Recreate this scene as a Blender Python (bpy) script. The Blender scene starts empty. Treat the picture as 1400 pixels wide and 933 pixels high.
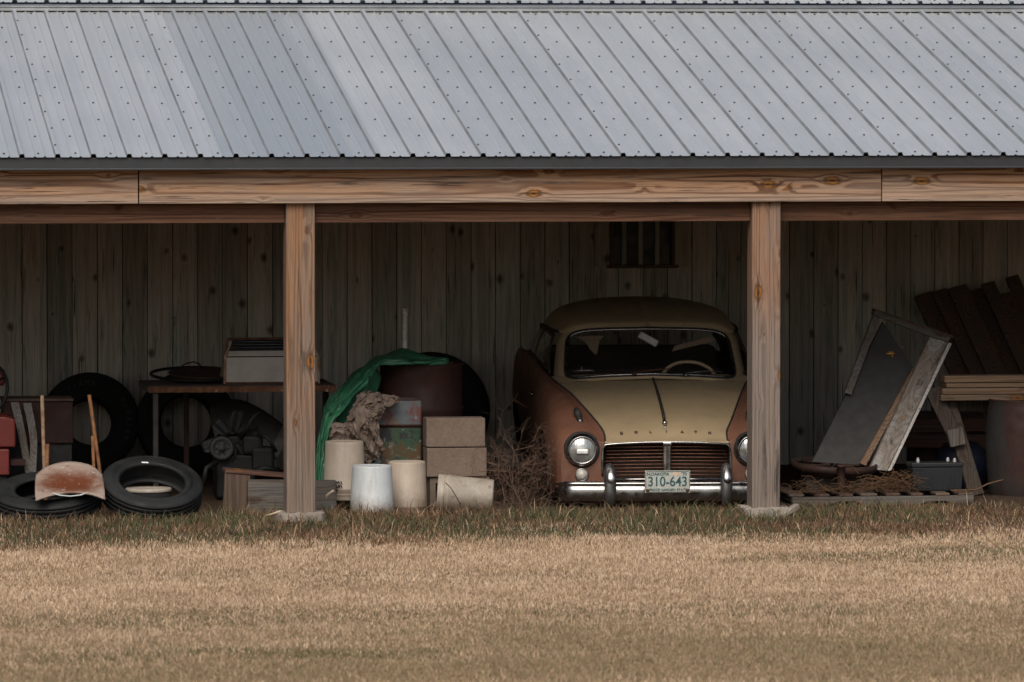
import bpy, bmesh, math, random
import numpy as np
from mathutils import Vector, Matrix, noise as mnoise
R = math.radians
random.seed(7); rng = np.random.default_rng(11)
S = bpy.context.scene
col = S.collection

# ---------------------------------------------------------------- camera
F = 8200.; TH = math.atan(1160/F); PH = math.atan((466.5-86)/F)
fw0 = Vector((math.sin(TH), math.cos(TH), 0)); rt = Vector((math.cos(TH), -math.sin(TH), 0))
fw = fw0*math.cos(PH) - Vector((0, 0, math.sin(PH)))
up = Vector((0, 0, math.cos(PH))) + fw0*math.sin(PH)
CAM = -fw0*39.2 + rt*(289/F*39.2); CAM.z = 3.0
cd = bpy.data.cameras.new('camera'); cam = bpy.data.objects.new('camera', cd); col.objects.link(cam)
cam.location = CAM
cam.rotation_euler = Matrix((rt, up, -fw)).transposed().to_euler()
cd.sensor_width = 36; cd.lens = 36*F/1400; cd.clip_end = 5000; cd.clip_start = .5
cd.dof.use_dof = True; cd.dof.focus_distance = 40.3; cd.dof.aperture_fstop = 5.0
S.camera = cam

# ---------------------------------------------------------------- light
SUN_EL, SUN_AZ = 46, 198          # compass style: light comes from the front (-Y), a little from the left
w = bpy.data.worlds.new('World'); S.world = w; w.use_nodes = True
wn = w.node_tree.nodes; wl = w.node_tree.links
sky = wn.new('ShaderNodeTexSky'); sky.sky_type = 'NISHITA'; sky.sun_disc = False
sky.sun_elevation = R(SUN_EL); sky.sun_rotation = R(SUN_AZ); sky.dust_density = 4.0; sky.air_density = 1.0; sky.ozone_density = 1.0
bg = wn['Background']; bg.inputs[1].default_value = .065
wl.new(sky.outputs[0], bg.inputs[0])
sd = bpy.data.lights.new('sun', 'SUN'); sun = bpy.data.objects.new('sun', sd); col.objects.link(sun)
sd.energy = 1.5; sd.angle = R(42); sd.color = (1, .95, .87)
az = R(SUN_AZ); dirv = Vector((math.sin(az)*math.cos(R(SUN_EL)), math.cos(az)*math.cos(R(SUN_EL)), math.sin(R(SUN_EL))))
sun.rotation_euler = dirv.to_track_quat('Z', 'Y').to_euler()
S.view_settings.view_transform = 'Standard'; S.view_settings.look = 'None'
S.view_settings.exposure = 0.88; S.view_settings.gamma = 1.0
S.render.engine = 'CYCLES'
S.cycles.use_denoising = True
S.cycles.max_bounces = 7; S.cycles.diffuse_bounces = 4; S.cycles.transparent_max_bounces = 8

# ---------------------------------------------------------------- helpers
def at(px, py, Y):
    """the point of the plane at distance Y behind the posts which the photograph shows at pixel px,py"""
    d = fw*F + rt*(px-700) + up*(466.5-py)
    return CAM + d*((Y-CAM.y)/d.y)
def on_ground(px, Y, z=0): p = at(px, 690, Y); return Vector((p.x, Y, z))

class NT:
    def __init__(s, name):
        s.m = bpy.data.materials.new(name); s.m.use_nodes = True
        s.t = s.m.node_tree; s.p = s.t.nodes['Principled BSDF']
    def n(s, typ, ins=None, **kw):
        nd = s.t.nodes.new(typ)
        for k, v in kw.items(): setattr(nd, k, v)
        for k, v in (ins or {}).items(): s.put(nd.inputs[k], v)
        return nd
    def put(s, sock, v):
        if hasattr(v, 'is_linked') or isinstance(v, bpy.types.NodeSocket): s.t.links.new(v, sock)
        else:
            if isinstance(v, (tuple, list)) and len(v) == 3 and sock.type == 'RGBA': v = (*v, 1)
            sock.default_value = v
    def M(s, op, a, b=0., c=0., clamp=False):
        return s.n('ShaderNodeMath', {0: a, 1: b, 2: c}, operation=op, use_clamp=clamp).outputs[0]
    def V(s, op, a, b=(0, 0, 0)):
        nd = s.n('ShaderNodeVectorMath', {0: a, 1: b}, operation=op)
        return nd.outputs[1] if op == 'LENGTH' else nd.outputs[0]
    def mix(s, f, a, b, blend='MIX'):
        nd = s.n('ShaderNodeMix', {0: f, 6: a, 7: b}, data_type='RGBA', blend_type=blend); return nd.outputs[2]
    def mr(s, v, lo, hi, a=0., b=1.):
        return s.n('ShaderNodeMapRange', {0: v, 1: lo, 2: hi, 3: a, 4: b}, interpolation_type='SMOOTHSTEP').outputs[0]
    def noise(s, vec, scale=5., detail=3., rough=.55, dist=0.):
        return s.n('ShaderNodeTexNoise', {'Vector': vec, 'Scale': scale, 'Detail': detail, 'Roughness': rough, 'Distortion': dist}).outputs[0]
    def obj(s, spread=9.):
        tc = s.n('ShaderNodeTexCoord').outputs['Object']
        r = s.n('ShaderNodeObjectInfo').outputs['Random']
        return s.V('ADD', tc, s.n('ShaderNodeCombineXYZ', {0: s.M('MULTIPLY', r, spread), 1: s.M('MULTIPLY', r, spread*.7), 2: s.M('MULTIPLY', r, spread*1.3)}).outputs[0])
    def attr(s, name): return s.n('ShaderNodeAttribute', attribute_name=name)
    def bump(s, h, strength=.3, dist=.01):
        b = s.n('ShaderNodeBump', {'Strength': strength, 'Distance': dist, 'Height': h}); s.t.links.new(b.outputs[0], s.p.inputs['Normal'])
    def done(s, colr, rough=.7, metal=0., spec=None):
        s.put(s.p.inputs['Base Color'], colr); s.put(s.p.inputs['Roughness'], rough); s.put(s.p.inputs['Metallic'], metal)
        if spec is not None: s.p.inputs['Specular IOR Level'].default_value = spec
        return s.m

def gm(name, c1, c2=None, sc=6., lo=.35, hi=.65, rough=.7, metal=0., spots=None, stretch=(1, 1, 1), bump=.15, spec=None, fine=.25, dirtz=0.):
    """painted / rusty / dusty surface: two tones, spots of another colour, fine mottling, small bumps"""
    t = NT(name); P = t.obj(); Pm = t.V('MULTIPLY', P, stretch)
    c = c1
    if c2: c = t.mix(t.mr(t.noise(Pm, sc, 5., .6), lo, hi), c1, c2)
    if spots:
        for (sc2, c3, l2, h2) in spots:
            c = t.mix(t.mr(t.noise(t.V('ADD', Pm, (3.1*sc2, 1.7, 5.3)), sc2, 6., .68), l2, h2), c, c3)
    if dirtz:       # mud splashed up from the ground, and vertical runs
        zz_ = t.n('ShaderNodeSeparateXYZ', {0: t.n('ShaderNodeNewGeometry').outputs['Position']}).outputs[2]
        nd_ = t.noise(P, 11., 5., .7)
        c = t.mix(t.M('MULTIPLY', t.mr(t.M('ADD', zz_, t.M('MULTIPLY', t.M('SUBTRACT', nd_, .5), .22)), dirtz, .02), .75), c, (.12, .085, .055))
        c = t.mix(t.M('MULTIPLY', t.mr(t.noise(t.V('MULTIPLY', P, (1, 1, .12)), 16., 4., .6), .54, .72), .35), c, (.2, .16, .12))
    f = t.noise(P, 90., 3., .6)
    c = t.mix(1., c, t.n('ShaderNodeCombineColor', {0: t.mr(f, .2, .8, 1-fine, 1+fine*.6), 1: t.mr(f, .2, .8, 1-fine, 1+fine*.6), 2: t.mr(f, .2, .8, 1-fine, 1+fine*.6)}).outputs[0], 'MULTIPLY')
    if bump: t.bump(t.noise(P, 60., 4., .6), bump, .004)
    rr = t.mr(t.noise(P, 12., 3.), .3, .7, max(.03, rough-.1), min(1., rough+.1))
    return t.done(c, rr, metal, spec)

def wood(name, ax, light, dark, grey=(.22, .2, .185), ga=.4, knot=1., ring=.009, tone=False, stain=.0, lowgrey=None, orange=(.30, .12, .03), kscale=1.6, kel=.5, streak=.55, rc=.95):
    t = NT(name); P = t.obj()
    sp = t.n('ShaderNodeSeparateXYZ', {0: P}); o = {0: (2, 1), 1: (0, 2), 2: (0, 1)}[ax]
    u = sp.outputs[ax]; v = sp.outputs[o[0]]; q = sp.outputs[o[1]]
    if tone:
        tn = t.attr('tone').outputs['Fac']; u = t.M('ADD', u, t.M('MULTIPLY', tn, 37.))
        q = t.M('ADD', q, t.M('MULTIPLY', tn, 11.)) if ax != 2 else q
    C = lambda a, b, c: t.n('ShaderNodeCombineXYZ', {0: a, 1: b, 2: c}).outputs[0]
    mul = lambda a, b: t.M('MULTIPLY', a, b)
    low = t.noise(C(mul(u, .42), mul(v, 4.), mul(q, 4.)), 1., 3., .45)
    ks = (kscale, 4.6, 7.)
    K = C(mul(u, ks[0]), mul(v, ks[1]), mul(t.n('ShaderNodeObjectInfo').outputs['Random'], 50.))
    vo = t.n('ShaderNodeTexVoronoi', {'Vector': K, 'Scale': 1., 'Randomness': 1.}, feature='F1')
    d3 = t.V('MULTIPLY', t.V('SUBTRACT', K, vo.outputs['Position']), (1/ks[0]*kel, 1/ks[1], 0.))
    kr = t.n('ShaderNodeSeparateColor', {0: vo.outputs['Color']}).outputs[0]
    d = t.M('ADD', t.V('LENGTH', d3), t.mr(kr, .15, .9, -.004, .026))
    wob = t.noise(P, 34., 3.)
    d = t.M('ADD', d, t.M('MULTIPLY', t.M('SUBTRACT', wob, .5), .022))
    pv = t.M('ADD', t.M('PINGPONG', t.M('ADD', v, .03), .11), -.05)
    r = t.M('SQRT', t.M('ADD', t.M('POWER', pv, 2.), t.M('ADD', .0045, t.M('MULTIPLY', t.M('POWER', t.M('PINGPONG', q, .13), 2.), .5))))
    g = t.M('ADD', t.M('ADD', r, t.M('MULTIPLY', low, .058)), t.M('MULTIPLY', t.mr(d, .07, 0.), .013*knot))
    band = t.M('SINE', t.M('MULTIPLY', g, 2*math.pi/ring))
    fib = t.noise(C(mul(u, 4.), mul(v, 170.), mul(q, 170.)), 1., 2., .6)
    b2 = t.mr(t.M('ADD', band, t.M('MULTIPLY', t.M('SUBTRACT', fib, .5), 1.6)), -.2, 1.)
    c = t.mix(t.M('MULTIPLY', t.M('MULTIPLY', b2, t.mr(t.noise(C(mul(u, .6), mul(v, 6.), mul(q, 6.)), 1., 3.), .3, .7, .4, 1.)), rc), light, dark)
    gn = t.noise(C(mul(u, .8), mul(v, 9.), mul(q, 9.)), 1., 4., .65)
    gm_ = t.mix(t.M('MULTIPLY', b2, .6), grey, tuple(x*.6 for x in grey))
    gf = t.M('MULTIPLY', t.mr(gn, .42, .66), min(1., ga*1.6))
    if lowgrey:
        zz_ = t.n('ShaderNodeSeparateXYZ', {0: t.n('ShaderNodeTexCoord').outputs['Object']}).outputs[2]
        gf = t.M('MAXIMUM', gf, t.M('MULTIPLY', t.mr(t.M('ADD', zz_, t.M('MULTIPLY', t.M('SUBTRACT', gn, .5), lowgrey[3])), lowgrey[0], lowgrey[1]), lowgrey[2]))
    c = t.mix(gf, c, gm_)
    if stain:
        c = t.mix(t.M('MULTIPLY', t.mr(t.noise(C(mul(u, 1.5), mul(v, 14.), mul(q, 14.)), 1., 5., .7), .56, .72), stain), c, (.035, .03, .027))
    fm = t.mr(fib, .25, .75, .72, 1.15)
    c = t.mix(1., c, t.n('ShaderNodeCombineColor', {0: fm, 1: fm, 2: fm}).outputs[0], 'MULTIPLY')
    crack = t.mr(t.noise(C(mul(u, 2.2), mul(v, 75.), mul(q, 75.)), 1., 3., .5), .645, .70)
    c = t.mix(t.M('MULTIPLY', crack, .8), c, (.03, .02, .015))
    if knot:
        c = t.mix(t.M('MULTIPLY', t.mr(d, .032, .018), .85*knot), c, tuple(x*.35 for x in orange))
        c = t.mix(t.M('MULTIPLY', t.mr(d, .019, .012), .9*knot), c, orange)
        c = t.mix(t.M('MULTIPLY', t.mr(d, .006, .002), .9*knot), c, (.03, .015, .008))
        ds = t.V('LENGTH', t.V('MULTIPLY', d3, (.22, 1.25, 0.)))
        c = t.mix(t.M('MULTIPLY', t.mr(t.M('ADD', ds, t.M('MULTIPLY', fib, .012)), .026, .008), t.mr(kr, .75, .2, 0., streak*knot)), c, (.045, .022, .013))
    if tone:
        tv = t.mr(t.M('FRACT', t.M('MULTIPLY', tn, 7.31)), 0., 1., .72, 1.2)
        c = t.mix(1., c, t.n('ShaderNodeCombineColor', {0: tv, 1: tv, 2: tv}).outputs[0], 'MULTIPLY')
    t.bump(t.M('ADD', t.M('MULTIPLY', fib, .6), t.M('MULTIPLY', t.M('SUBTRACT', 1., crack), .8)), .35, .004)
    return t.done(c, .82, 0., .25)

class MB:
    def __init__(s): s.v = []; s.f = []; s.mi = []; s.tone = []; s.sm = []
    def add(s, vs, fs, mi=0, smooth=False, tone=0.):
        o = len(s.v); s.v += [tuple(x) for x in vs]
        for f in fs: s.f.append([i+o for i in f]); s.mi.append(mi); s.tone.append(tone); s.sm.append(smooth)
        return s
    def box(s, c, d, M=None, mi=0, tone=0.):
        x, y, z = d[0]/2, d[1]/2, d[2]/2
        vs = [Vector((i*x, j*y, k*z)) for i in (-1, 1) for j in (-1, 1) for k in (-1, 1)]
        if M is not None: vs = [M @ v for v in vs]
        c = Vector(c); vs = [v+c for v in vs]
        return s.add(vs, [(0, 1, 3, 2), (4, 6, 7, 5), (0, 4, 5, 1), (2, 3, 7, 6), (0, 2, 6, 4), (1, 5, 7, 3)], mi, False, tone)
    def beam(s, a, b, wd, th, nrm=(0, -1, 0), mi=0, tone=0.):
        """board from a to b, width wd across, thickness th along nrm"""
        a = Vector(a); b = Vector(b); z = (b-a); L = z.length; z.normalize(); n = Vector(nrm); n = (n - z*n.dot(z)).normalized(); x = n.cross(z)
        return s.box((a+b)/2, (wd, th, L), Matrix((x, n, z)).transposed(), mi, tone)
    def tube(s, pts, r, n=8, mi=0, cap=True, closed=False):
        pts = [Vector(p) for p in pts]; N = len(pts); rs = r if isinstance(r, (list, tuple)) else [r]*N
        vs = []; prev = None
        for i, p in enumerate(pts):
            if closed: d = pts[(i+1) % N]-pts[i-1]
            else: d = pts[min(i+1, N-1)]-pts[max(i-1, 0)]
            d = d.normalized() if d.length > 1e-9 else Vector((0, 0, 1))
            if prev is None: a = d.orthogonal().normalized()
            else:
                a = prev - d*prev.dot(d); a = a.normalized() if a.length > 1e-6 else d.orthogonal().normalized()
            prev = a; b = d.cross(a)
            for k in range(n):
                t = 2*math.pi*k/n; vs.append(p + (a*math.cos(t)+b*math.sin(t))*rs[i])
        fs = []
        for i in range(N if closed else N-1):
            j = (i+1) % N
            for k in range(n): fs.append((i*n+k, i*n+(k+1) % n, j*n+(k+1) % n, j*n+k))
        if cap and not closed: fs += [tuple(range(n))[::-1], tuple((N-1)*n+k for k in range(n))]
        return s.add(vs, fs, mi, True)
    def lathe(s, prof, M=None, n=40, mi=0, smooth=True, closed=False):
        """profile [(r, z)...] turned about z, then moved by M"""
        M = M or Matrix(); vs = []
        for r, z in prof:
            for k in range(n):
                t = 2*math.pi*k/n; vs.append(M @ Vector((r*math.cos(t), r*math.sin(t), z)))
        N = len(prof); fs = []
        for i in range(N if closed else N-1):
            j = (i+1) % N
            for k in range(n): fs.append((i*n+k, i*n+(k+1) % n, j*n+(k+1) % n, j*n+k))
        return s.add(vs, fs, mi, smooth)
    def grid(s, P, mi=0, smooth=True, wrap=False, keep=None):
        P = np.asarray(P); a, b = P.shape[:2]
        fs = [(i*b+j, i*b+(j+1) % b, (i+1)*b+(j+1) % b, (i+1)*b+j) for i in range(a-1) for j in range(b if wrap else b-1) if keep is None or keep(i, j)]
        return s.add([tuple(x) for x in P.reshape(-1, 3)], fs, mi, smooth)
    def build(s, name, mats, parent=None, loc=None, bevel=0., world=True, solid=0., subs=0, flip=False):
        mats = mats if isinstance(mats, (list, tuple)) else [mats]
        o3 = Vector(loc) if loc is not None else Vector((0, 0, 0))
        inv = None
        if parent is not None and world:
            m = Matrix.Translation(parent.location) @ parent.rotation_euler.to_matrix().to_4x4()
            if parent.parent is not None: pp = parent.parent; m = Matrix.Translation(pp.location) @ pp.rotation_euler.to_matrix().to_4x4() @ m
            inv = m.inverted(); o3 = Vector((0, 0, 0))
        vs = [(inv @ Vector(v)) if inv is not None else Vector(v)-o3 for v in s.v]
        me = bpy.data.meshes.new(name); me.from_pydata(vs, [], s.f); me.update()
        for m in mats: me.materials.append(m)
        me.polygons.foreach_set('material_index', s.mi); me.polygons.foreach_set('use_smooth', s.sm)
        if any(s.tone):
            a = me.attributes.new('tone', 'FLOAT', 'FACE'); a.data.foreach_set('value', s.tone)
        ob = bpy.data.objects.new(name, me); col.objects.link(ob)
        if parent is not None: ob.parent = parent
        elif loc is not None: ob.location = loc
        bm = bmesh.new(); bm.from_mesh(me); bmesh.ops.delete(bm, geom=[v for v in bm.verts if not v.link_faces], context='VERTS'); bmesh.ops.recalc_face_normals(bm, faces=bm.faces); bm.to_mesh(me); bm.free()
        if solid: md = ob.modifiers.new('solid', 'SOLIDIFY'); md.thickness = solid; md.offset = -1
        if subs: md = ob.modifiers.new('sub', 'SUBSURF'); md.levels = md.render_levels = subs
        if bevel:
            md = ob.modifiers.new('bevel', 'BEVEL'); md.width = bevel; md.segments = 2; md.limit_method = 'ANGLE'; md.angle_limit = R(40)
        return ob
def tag(o, label, cat, group=None, kind=None):
    if label: o['label'] = label
    if cat: o['category'] = cat
    if group: o['group'] = group
    if kind: o['kind'] = kind
    return o
def thing(name, label, cat, loc=(0, 0, 0), rz=0., group=None):
    o = bpy.data.objects.new(name, None); col.objects.link(o); o.location = loc; o.rotation_euler = (0, 0, rz); o.empty_display_size = .1
    return tag(o, label, cat, group)
def text(name, body, size, mat, parent, M, depth=.0015, bold=0., wide=1.):
    """lettering as a mesh; M places the x-y plane of the letters in the parent's space"""
    cu = bpy.data.curves.new(name, 'FONT'); cu.body = body; cu.size = size; cu.extrude = depth; cu.align_x = 'CENTER'; cu.align_y = 'CENTER'; cu.offset = bold
    tmp = bpy.data.objects.new(name+'_tmp', cu); col.objects.link(tmp)
    me = bpy.data.meshes.new_from_object(tmp.evaluated_get(bpy.context.evaluated_depsgraph_get()))
    bpy.data.objects.remove(tmp); me.name = name
    me.transform(M @ Matrix.Diagonal((wide, 1, 1, 1))); me.materials.clear(); me.materials.append(mat)
    o = bpy.data.objects.new(name, me); col.objects.link(o); o.parent = parent
    return o
def cr(P, n):
    """Catmull-Rom through the rows of P, n steps to each span"""
    P = np.asarray(P, float); Q = np.concatenate([2*P[:1]-P[1:2], P, 2*P[-1:]-P[-2:-1]])
    out = []
    for i in range(len(P)-1):
        a, b, c, d = Q[i:i+4]
        for k in range(n):
            t = k/n; out.append(.5*((2*b)+(c-a)*t+(2*a-5*b+4*c-d)*t*t+(3*b-a-3*c+d)*t**3))
    out.append(P[-1]); return np.array(out)
def fbm(x, y, z, o=4): return mnoise.fractal(Vector((x, y, z)), 1., 2., o, noise_basis='PERLIN_ORIGINAL')

# ---------------------------------------------------------------- materials
M = {}
M['post'] = wood('post_wood', 2, (.245, .133, .072), (.088, .036, .015), (.17, .14, .117), .42, 1., .0115, stain=.8, lowgrey=(1.3, .3, .8, .9), orange=(.28, .115, .025), streak=.8, rc=1.)
M['post_grey'] = wood('weathered_post_wood', 2, (0.2508, 0.1452, 0.0924), (0.1144, 0.0572, 0.0308), (0.1892, 0.1584, 0.1364), .42, 1., .0105, stain=.9, lowgrey=(1.7, 1.0, .85, .9), orange=(0.2816, 0.1144, 0.022), streak=.9, rc=.8)
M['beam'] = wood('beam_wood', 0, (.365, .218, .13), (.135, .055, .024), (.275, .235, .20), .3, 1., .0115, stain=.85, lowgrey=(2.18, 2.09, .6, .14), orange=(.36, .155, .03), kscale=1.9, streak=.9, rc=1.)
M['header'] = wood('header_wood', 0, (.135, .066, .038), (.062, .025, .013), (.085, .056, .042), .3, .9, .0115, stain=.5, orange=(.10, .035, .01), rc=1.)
M['wallboard'] = wood('wall_boards', 2, (0.4452, 0.414, 0.3651), (0.3294, 0.2849, 0.2404), (0.3651, 0.3829, 0.3517), .6, .5, .016, tone=True, stain=.6, orange=(0.06233, 0.03562, 0.02315), kscale=1.7, kel=.8, streak=.3, rc=.65)
M['greyboard'] = wood('grey_weathered_board', 0, (0.1091, 0.0927, 0.07637), (0.06, 0.04636, 0.03546), (0.12, 0.1146, 0.1091), .8, .6, .01, stain=.5, orange=(0.072, 0.045, 0.027))
M['greyboard_z'] = wood('grey_weathered_board_upright', 2, (0.1386, 0.1188, 0.1023), (0.0792, 0.0594, 0.0462), (0.165, 0.1584, 0.1518), .8, .5, .01, stain=.5)
M['plank'] = wood('brown_plank', 2, (0.1062, 0.06375, 0.0442), (0.05525, 0.0306, 0.0221), (0.0765, 0.06375, 0.05525), .5, .6, .01, stain=.5, orange=(0.0425, 0.017, 0.0085))
M['lumber'] = wood('fresh_lumber', 0, (0.2232, 0.1488, 0.093), (0.1364, 0.0744, 0.0403), (0.155, 0.124, 0.0992), .3, .6, .009, stain=.2)
M['sawhorse'] = wood('sawhorse_wood', 2, (0.07488, 0.05616, 0.04212), (0.04212, 0.02808, 0.02106), (0.0702, 0.06318, 0.05616), .5, .6, .01, stain=.4)
M['rafter'] = wood('rafter_wood', 1, (.16, .10, .07), (.1, .055, .035), (.12, .1, .09), .3, .5)
M['trim'] = gm('dark_metal_trim', (.016, .018, .021), (.021, .024, .028), 2., rough=.5, bump=.03, stretch=(.3, 1, 1), fine=.08)
M['concrete'] = gm('concrete', (0.2754, 0.2372, 0.1989), (0.1836, 0.153, 0.1262), 9., rough=.9, bump=.5, spots=[(14, (0.0918, 0.0765, 0.0612), .6, .75)])
M['block'] = gm('cinder_block', (0.1935, 0.1419, 0.1075), (0.1548, 0.1118, 0.08428), 5., rough=.95, bump=.7, spots=[(30, (0.0774, 0.0559, 0.043), .70, .78)], fine=.25)
M['rubber'] = gm('old_rubber', (0.007589, 0.008155, 0.008729), (0.01214, 0.0129, 0.01366), 6., rough=.72, bump=.2, spots=[(9, (0.02277, 0.02048, 0.01707), .66, .85)], spec=.35)
M['rubber2'] = gm('black_rubber', (.010, .010, .010), (.014, .014, .014), 6., rough=.85, bump=.2, spec=.15)
M['rust'] = gm('rust', (0.112, 0.0434, 0.0175), (0.0525, 0.021, 0.0112), 14., rough=.9, bump=.6, spots=[(30, (0.182, 0.091, 0.042), .62, .72)])
M['darkrust'] = gm('dark_rust', (0.0464, 0.0176, 0.0112), (0.0272, 0.0128, 0.0088), 9., rough=.85, bump=.4)
M['drum'] = gm('drum_brown_red', (0.05063, 0.01485, 0.00945), (0.03375, 0.01215, 0.0081), 4., rough=.7, bump=.2, spots=[(11, (0.0675, 0.03038, 0.0135), .62, .8)], stretch=(1, 1, .5))
M['white_plastic'] = gm('white_bucket_plastic', (0.4499, 0.4725, 0.48), (0.39, 0.4125, 0.42), 3., rough=.5, bump=.05, spots=[(5, (0.3, 0.27, 0.21), .68, .85), (16, (0.27, 0.18, 0.075), .76, .8)], dirtz=.16, fine=.05)
M['cream_plastic'] = gm('cream_bucket_plastic', (0.396, 0.33, 0.264), (0.3432, 0.2838, 0.2244), 4., rough=.55, bump=.05, spots=[(9, (0.1848, 0.1518, 0.1188), .66, .85)], dirtz=.16, fine=.07)
M['dirty_plastic'] = gm('dirty_bucket_plastic', (0.336, 0.294, 0.24), (0.252, 0.216, 0.174), 6., rough=.6, bump=.1, spots=[(11, (0.12, 0.096, 0.072), .6, .8)], dirtz=.16, fine=.12)
M['tarp'] = gm('green_tarp', (0.04455, 0.1985, 0.1053), (0.0405, 0.1519, 0.081), 5., rough=.5, bump=.25, spots=[(7, (0.1013, 0.1418, 0.07088), .68, .85)], fine=.15)
M['paper'] = gm('crumpled_canvas', (0.2353, 0.1782, 0.1426), (0.1711, 0.1248, 0.09625), 9., rough=.95, bump=.4, spots=[(18, (0.09269, 0.04991, 0.03208), .6, .75)], fine=.2)
M['cream'] = gm('cream_car_paint', (0.2847, 0.2148, 0.1289), (0.2524, 0.1912, 0.1128), 2.5, rough=.55, bump=.02, spots=[(5, (0.186, 0.1442, 0.093), .56, .8), (22, (0.1289, 0.06445, 0.03222), .80, .84)], fine=.05, spec=.4)
M['brown'] = gm('copper_brown_car_paint', (.150, .068, .042), (.118, .052, .032), 3., rough=.58, bump=.04, spots=[(6, (.175, .105, .078), .54, .78), (9, (.055, .026, .017), .64, .82), (26, (.20, .115, .08), .70, .77)], fine=.12, spec=.3)
M['chrome'] = gm('pitted_chrome', (0.352, 0.352, 0.352), (0.2944, 0.288, 0.2816), 10., rough=.27, metal=1., bump=.08, spots=[(24, (0.1408, 0.096, 0.064), .68, .78)], fine=.1)
M['dullmetal'] = gm('dull_metal', (.20, .20, .20), (.13, .125, .12), 8., rough=.42, metal=.9, bump=.1)
M['black'] = gm('black_rubber_seal', (.010, .009, .009), None, rough=.75, bump=.0)
M['darkcloth'] = gm('dark_upholstery', (.022, .018, .015), (.03, .024, .02), 5., rough=.95, bump=.1)
M['tan'] = gm('tan_headliner_and_visor_reflection', (0.23, 0.17, 0.12), (0.2, 0.145, 0.1), 4., rough=.85)
M['ivory'] = gm('ivory_steering_rim', (0.546, 0.416, 0.26), (0.468, 0.351, 0.221), 4., rough=.45)
M['whitepaint'] = gm('white_enamel', (.44, .41, .37), (.36, .33, .29), 5., rough=.45, bump=.05, spots=[(9, (.15, .065, .025), .66, .74), (40, (.06, .03, .015), .73, .77)], fine=.07)
M['rustedge'] = gm('rusty_white_edge', (0.2244, 0.0867, 0.0306), (0.408, 0.3366, 0.2754), 22., rough=.85, bump=.4, stretch=(1, 1, .5))
M['darkslat'] = gm('dark_slat', (.035, .036, .042), (.05, .05, .055), 6., rough=.5)
M['red'] = gm('red_machine_paint', (0.1609, 0.01733, 0.01114), (0.1237, 0.01361, 0.009281), 4., rough=.55, bump=.05, spots=[(8, (0.05569, 0.01856, 0.01238), .66, .8)])
M['darkred'] = gm('dark_red_panel', (0.0385, 0.0126, 0.0098), (0.028, 0.0105, 0.0084), 4., rough=.85)
M['battery'] = gm('battery_case', (0.005148, 0.00665, 0.00858), (0.006438, 0.008151, 0.01008), 8., rough=.55, bump=.05, spots=[(6, (0.0118, 0.0118, 0.0118), .64, .85)])
M['doorgrey'] = gm('grey_door_panel', (0.04063, 0.03912, 0.03671), (0.03461, 0.03311, 0.0313), 3., rough=.7, bump=.05, spots=[(6, (0.01806, 0.01655, 0.01505), .7, .9)], fine=.06)
M['brass'] = gm('brass', (.62, .34, .09), (.4, .2, .05), 20., rough=.4, metal=.6)
M['lead'] = gm('lead_terminal', (.45, .45, .45), (.35, .34, .33), 20., rough=.6, metal=.4)
M['bluecloth'] = gm('dark_blue_plastic', (.012, .018, .05), (.01, .014, .035), 5., rough=.6)
M['barrel'] = gm('barrel_grey_red', (0.02448, 0.02311, 0.02193), (0.03133, 0.008813, 0.0047), 3.2, .46, .62, rough=.75, bump=.25, stretch=(1, 1, .35), spots=[(7, (0.006854, 0.01175, 0.009792), .62, .75), (30, (0.05092, 0.04894, 0.04504), .74, .78)])
M['twig'] = gm('dry_twig', (.17, .105, .072), (.11, .068, .048), 30., rough=.9, bump=.0)
M['straw'] = gm('straw', (0.1237, 0.06394, 0.02887), (0.0825, 0.04125, 0.01856), 30., rough=.9, bump=.0)
M['palestraw'] = gm('bleached_stem', (.5, .4, .29), None, rough=.9, bump=0.)
M['ink'] = gm('plate_ink', (.012, .065, .075), None, rough=.6, bump=0.)
M['plate'] = gm('plate_white', (0.3844, 0.3968, 0.3596), (0.341, 0.3472, 0.31), 10., rough=.55, bump=.03, spots=[(14, (0.248, 0.186, 0.124), .68, .8)])
M['darkmetal'] = gm('dark_engine_metal', (0.004095, 0.004095, 0.004232), (0.006143, 0.005733, 0.00546), 12., rough=.65, metal=.3, bump=.3)
M['cowlgrey'] = gm('dull_grey_green_panel', (0.099, 0.0945, 0.081), (0.0765, 0.072, 0.063), 4., rough=.7, bump=.1, spots=[(6, (0.045, 0.0315, 0.0225), .62, .8)])
M['grille'] = gm('rusty_grille_bar', (.15, .066, .036), (.085, .035, .02), 16., rough=.6, metal=.3, bump=.1)
M['pipe'] = gm('pale_pipe', (0.6566, 0.6202, 0.6019), (0.5107, 0.4742, 0.456), 8., rough=.6)
M['mud'] = gm('stump_wood', (.09, .055, .035), (.05, .032, .022), 10., rough=.95, bump=.4)

def lens_mat():
    t = NT('headlight_glass'); P = t.obj(0.)
    wv = t.M('SINE', t.M('MULTIPLY', t.n('ShaderNodeSeparateXYZ', {0: P}).outputs[0], 400.))
    c = t.mix(t.mr(t.noise(P, 14., 4.), .35, .65), (.26, .26, .25), (.52, .52, .50))
    t.bump(wv, .10, .003)
    m = t.done(c, .16, .55); t.p.inputs['Coat Weight'].default_value = .8; t.p.inputs['Coat Roughness'].default_value = .04
    return m
M['lens'] = lens_mat()
M['lamp'] = gm('clouded_lamp_glass', (.46, .43, .38), (.34, .31, .27), 30., rough=.3, bump=.1)

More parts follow.
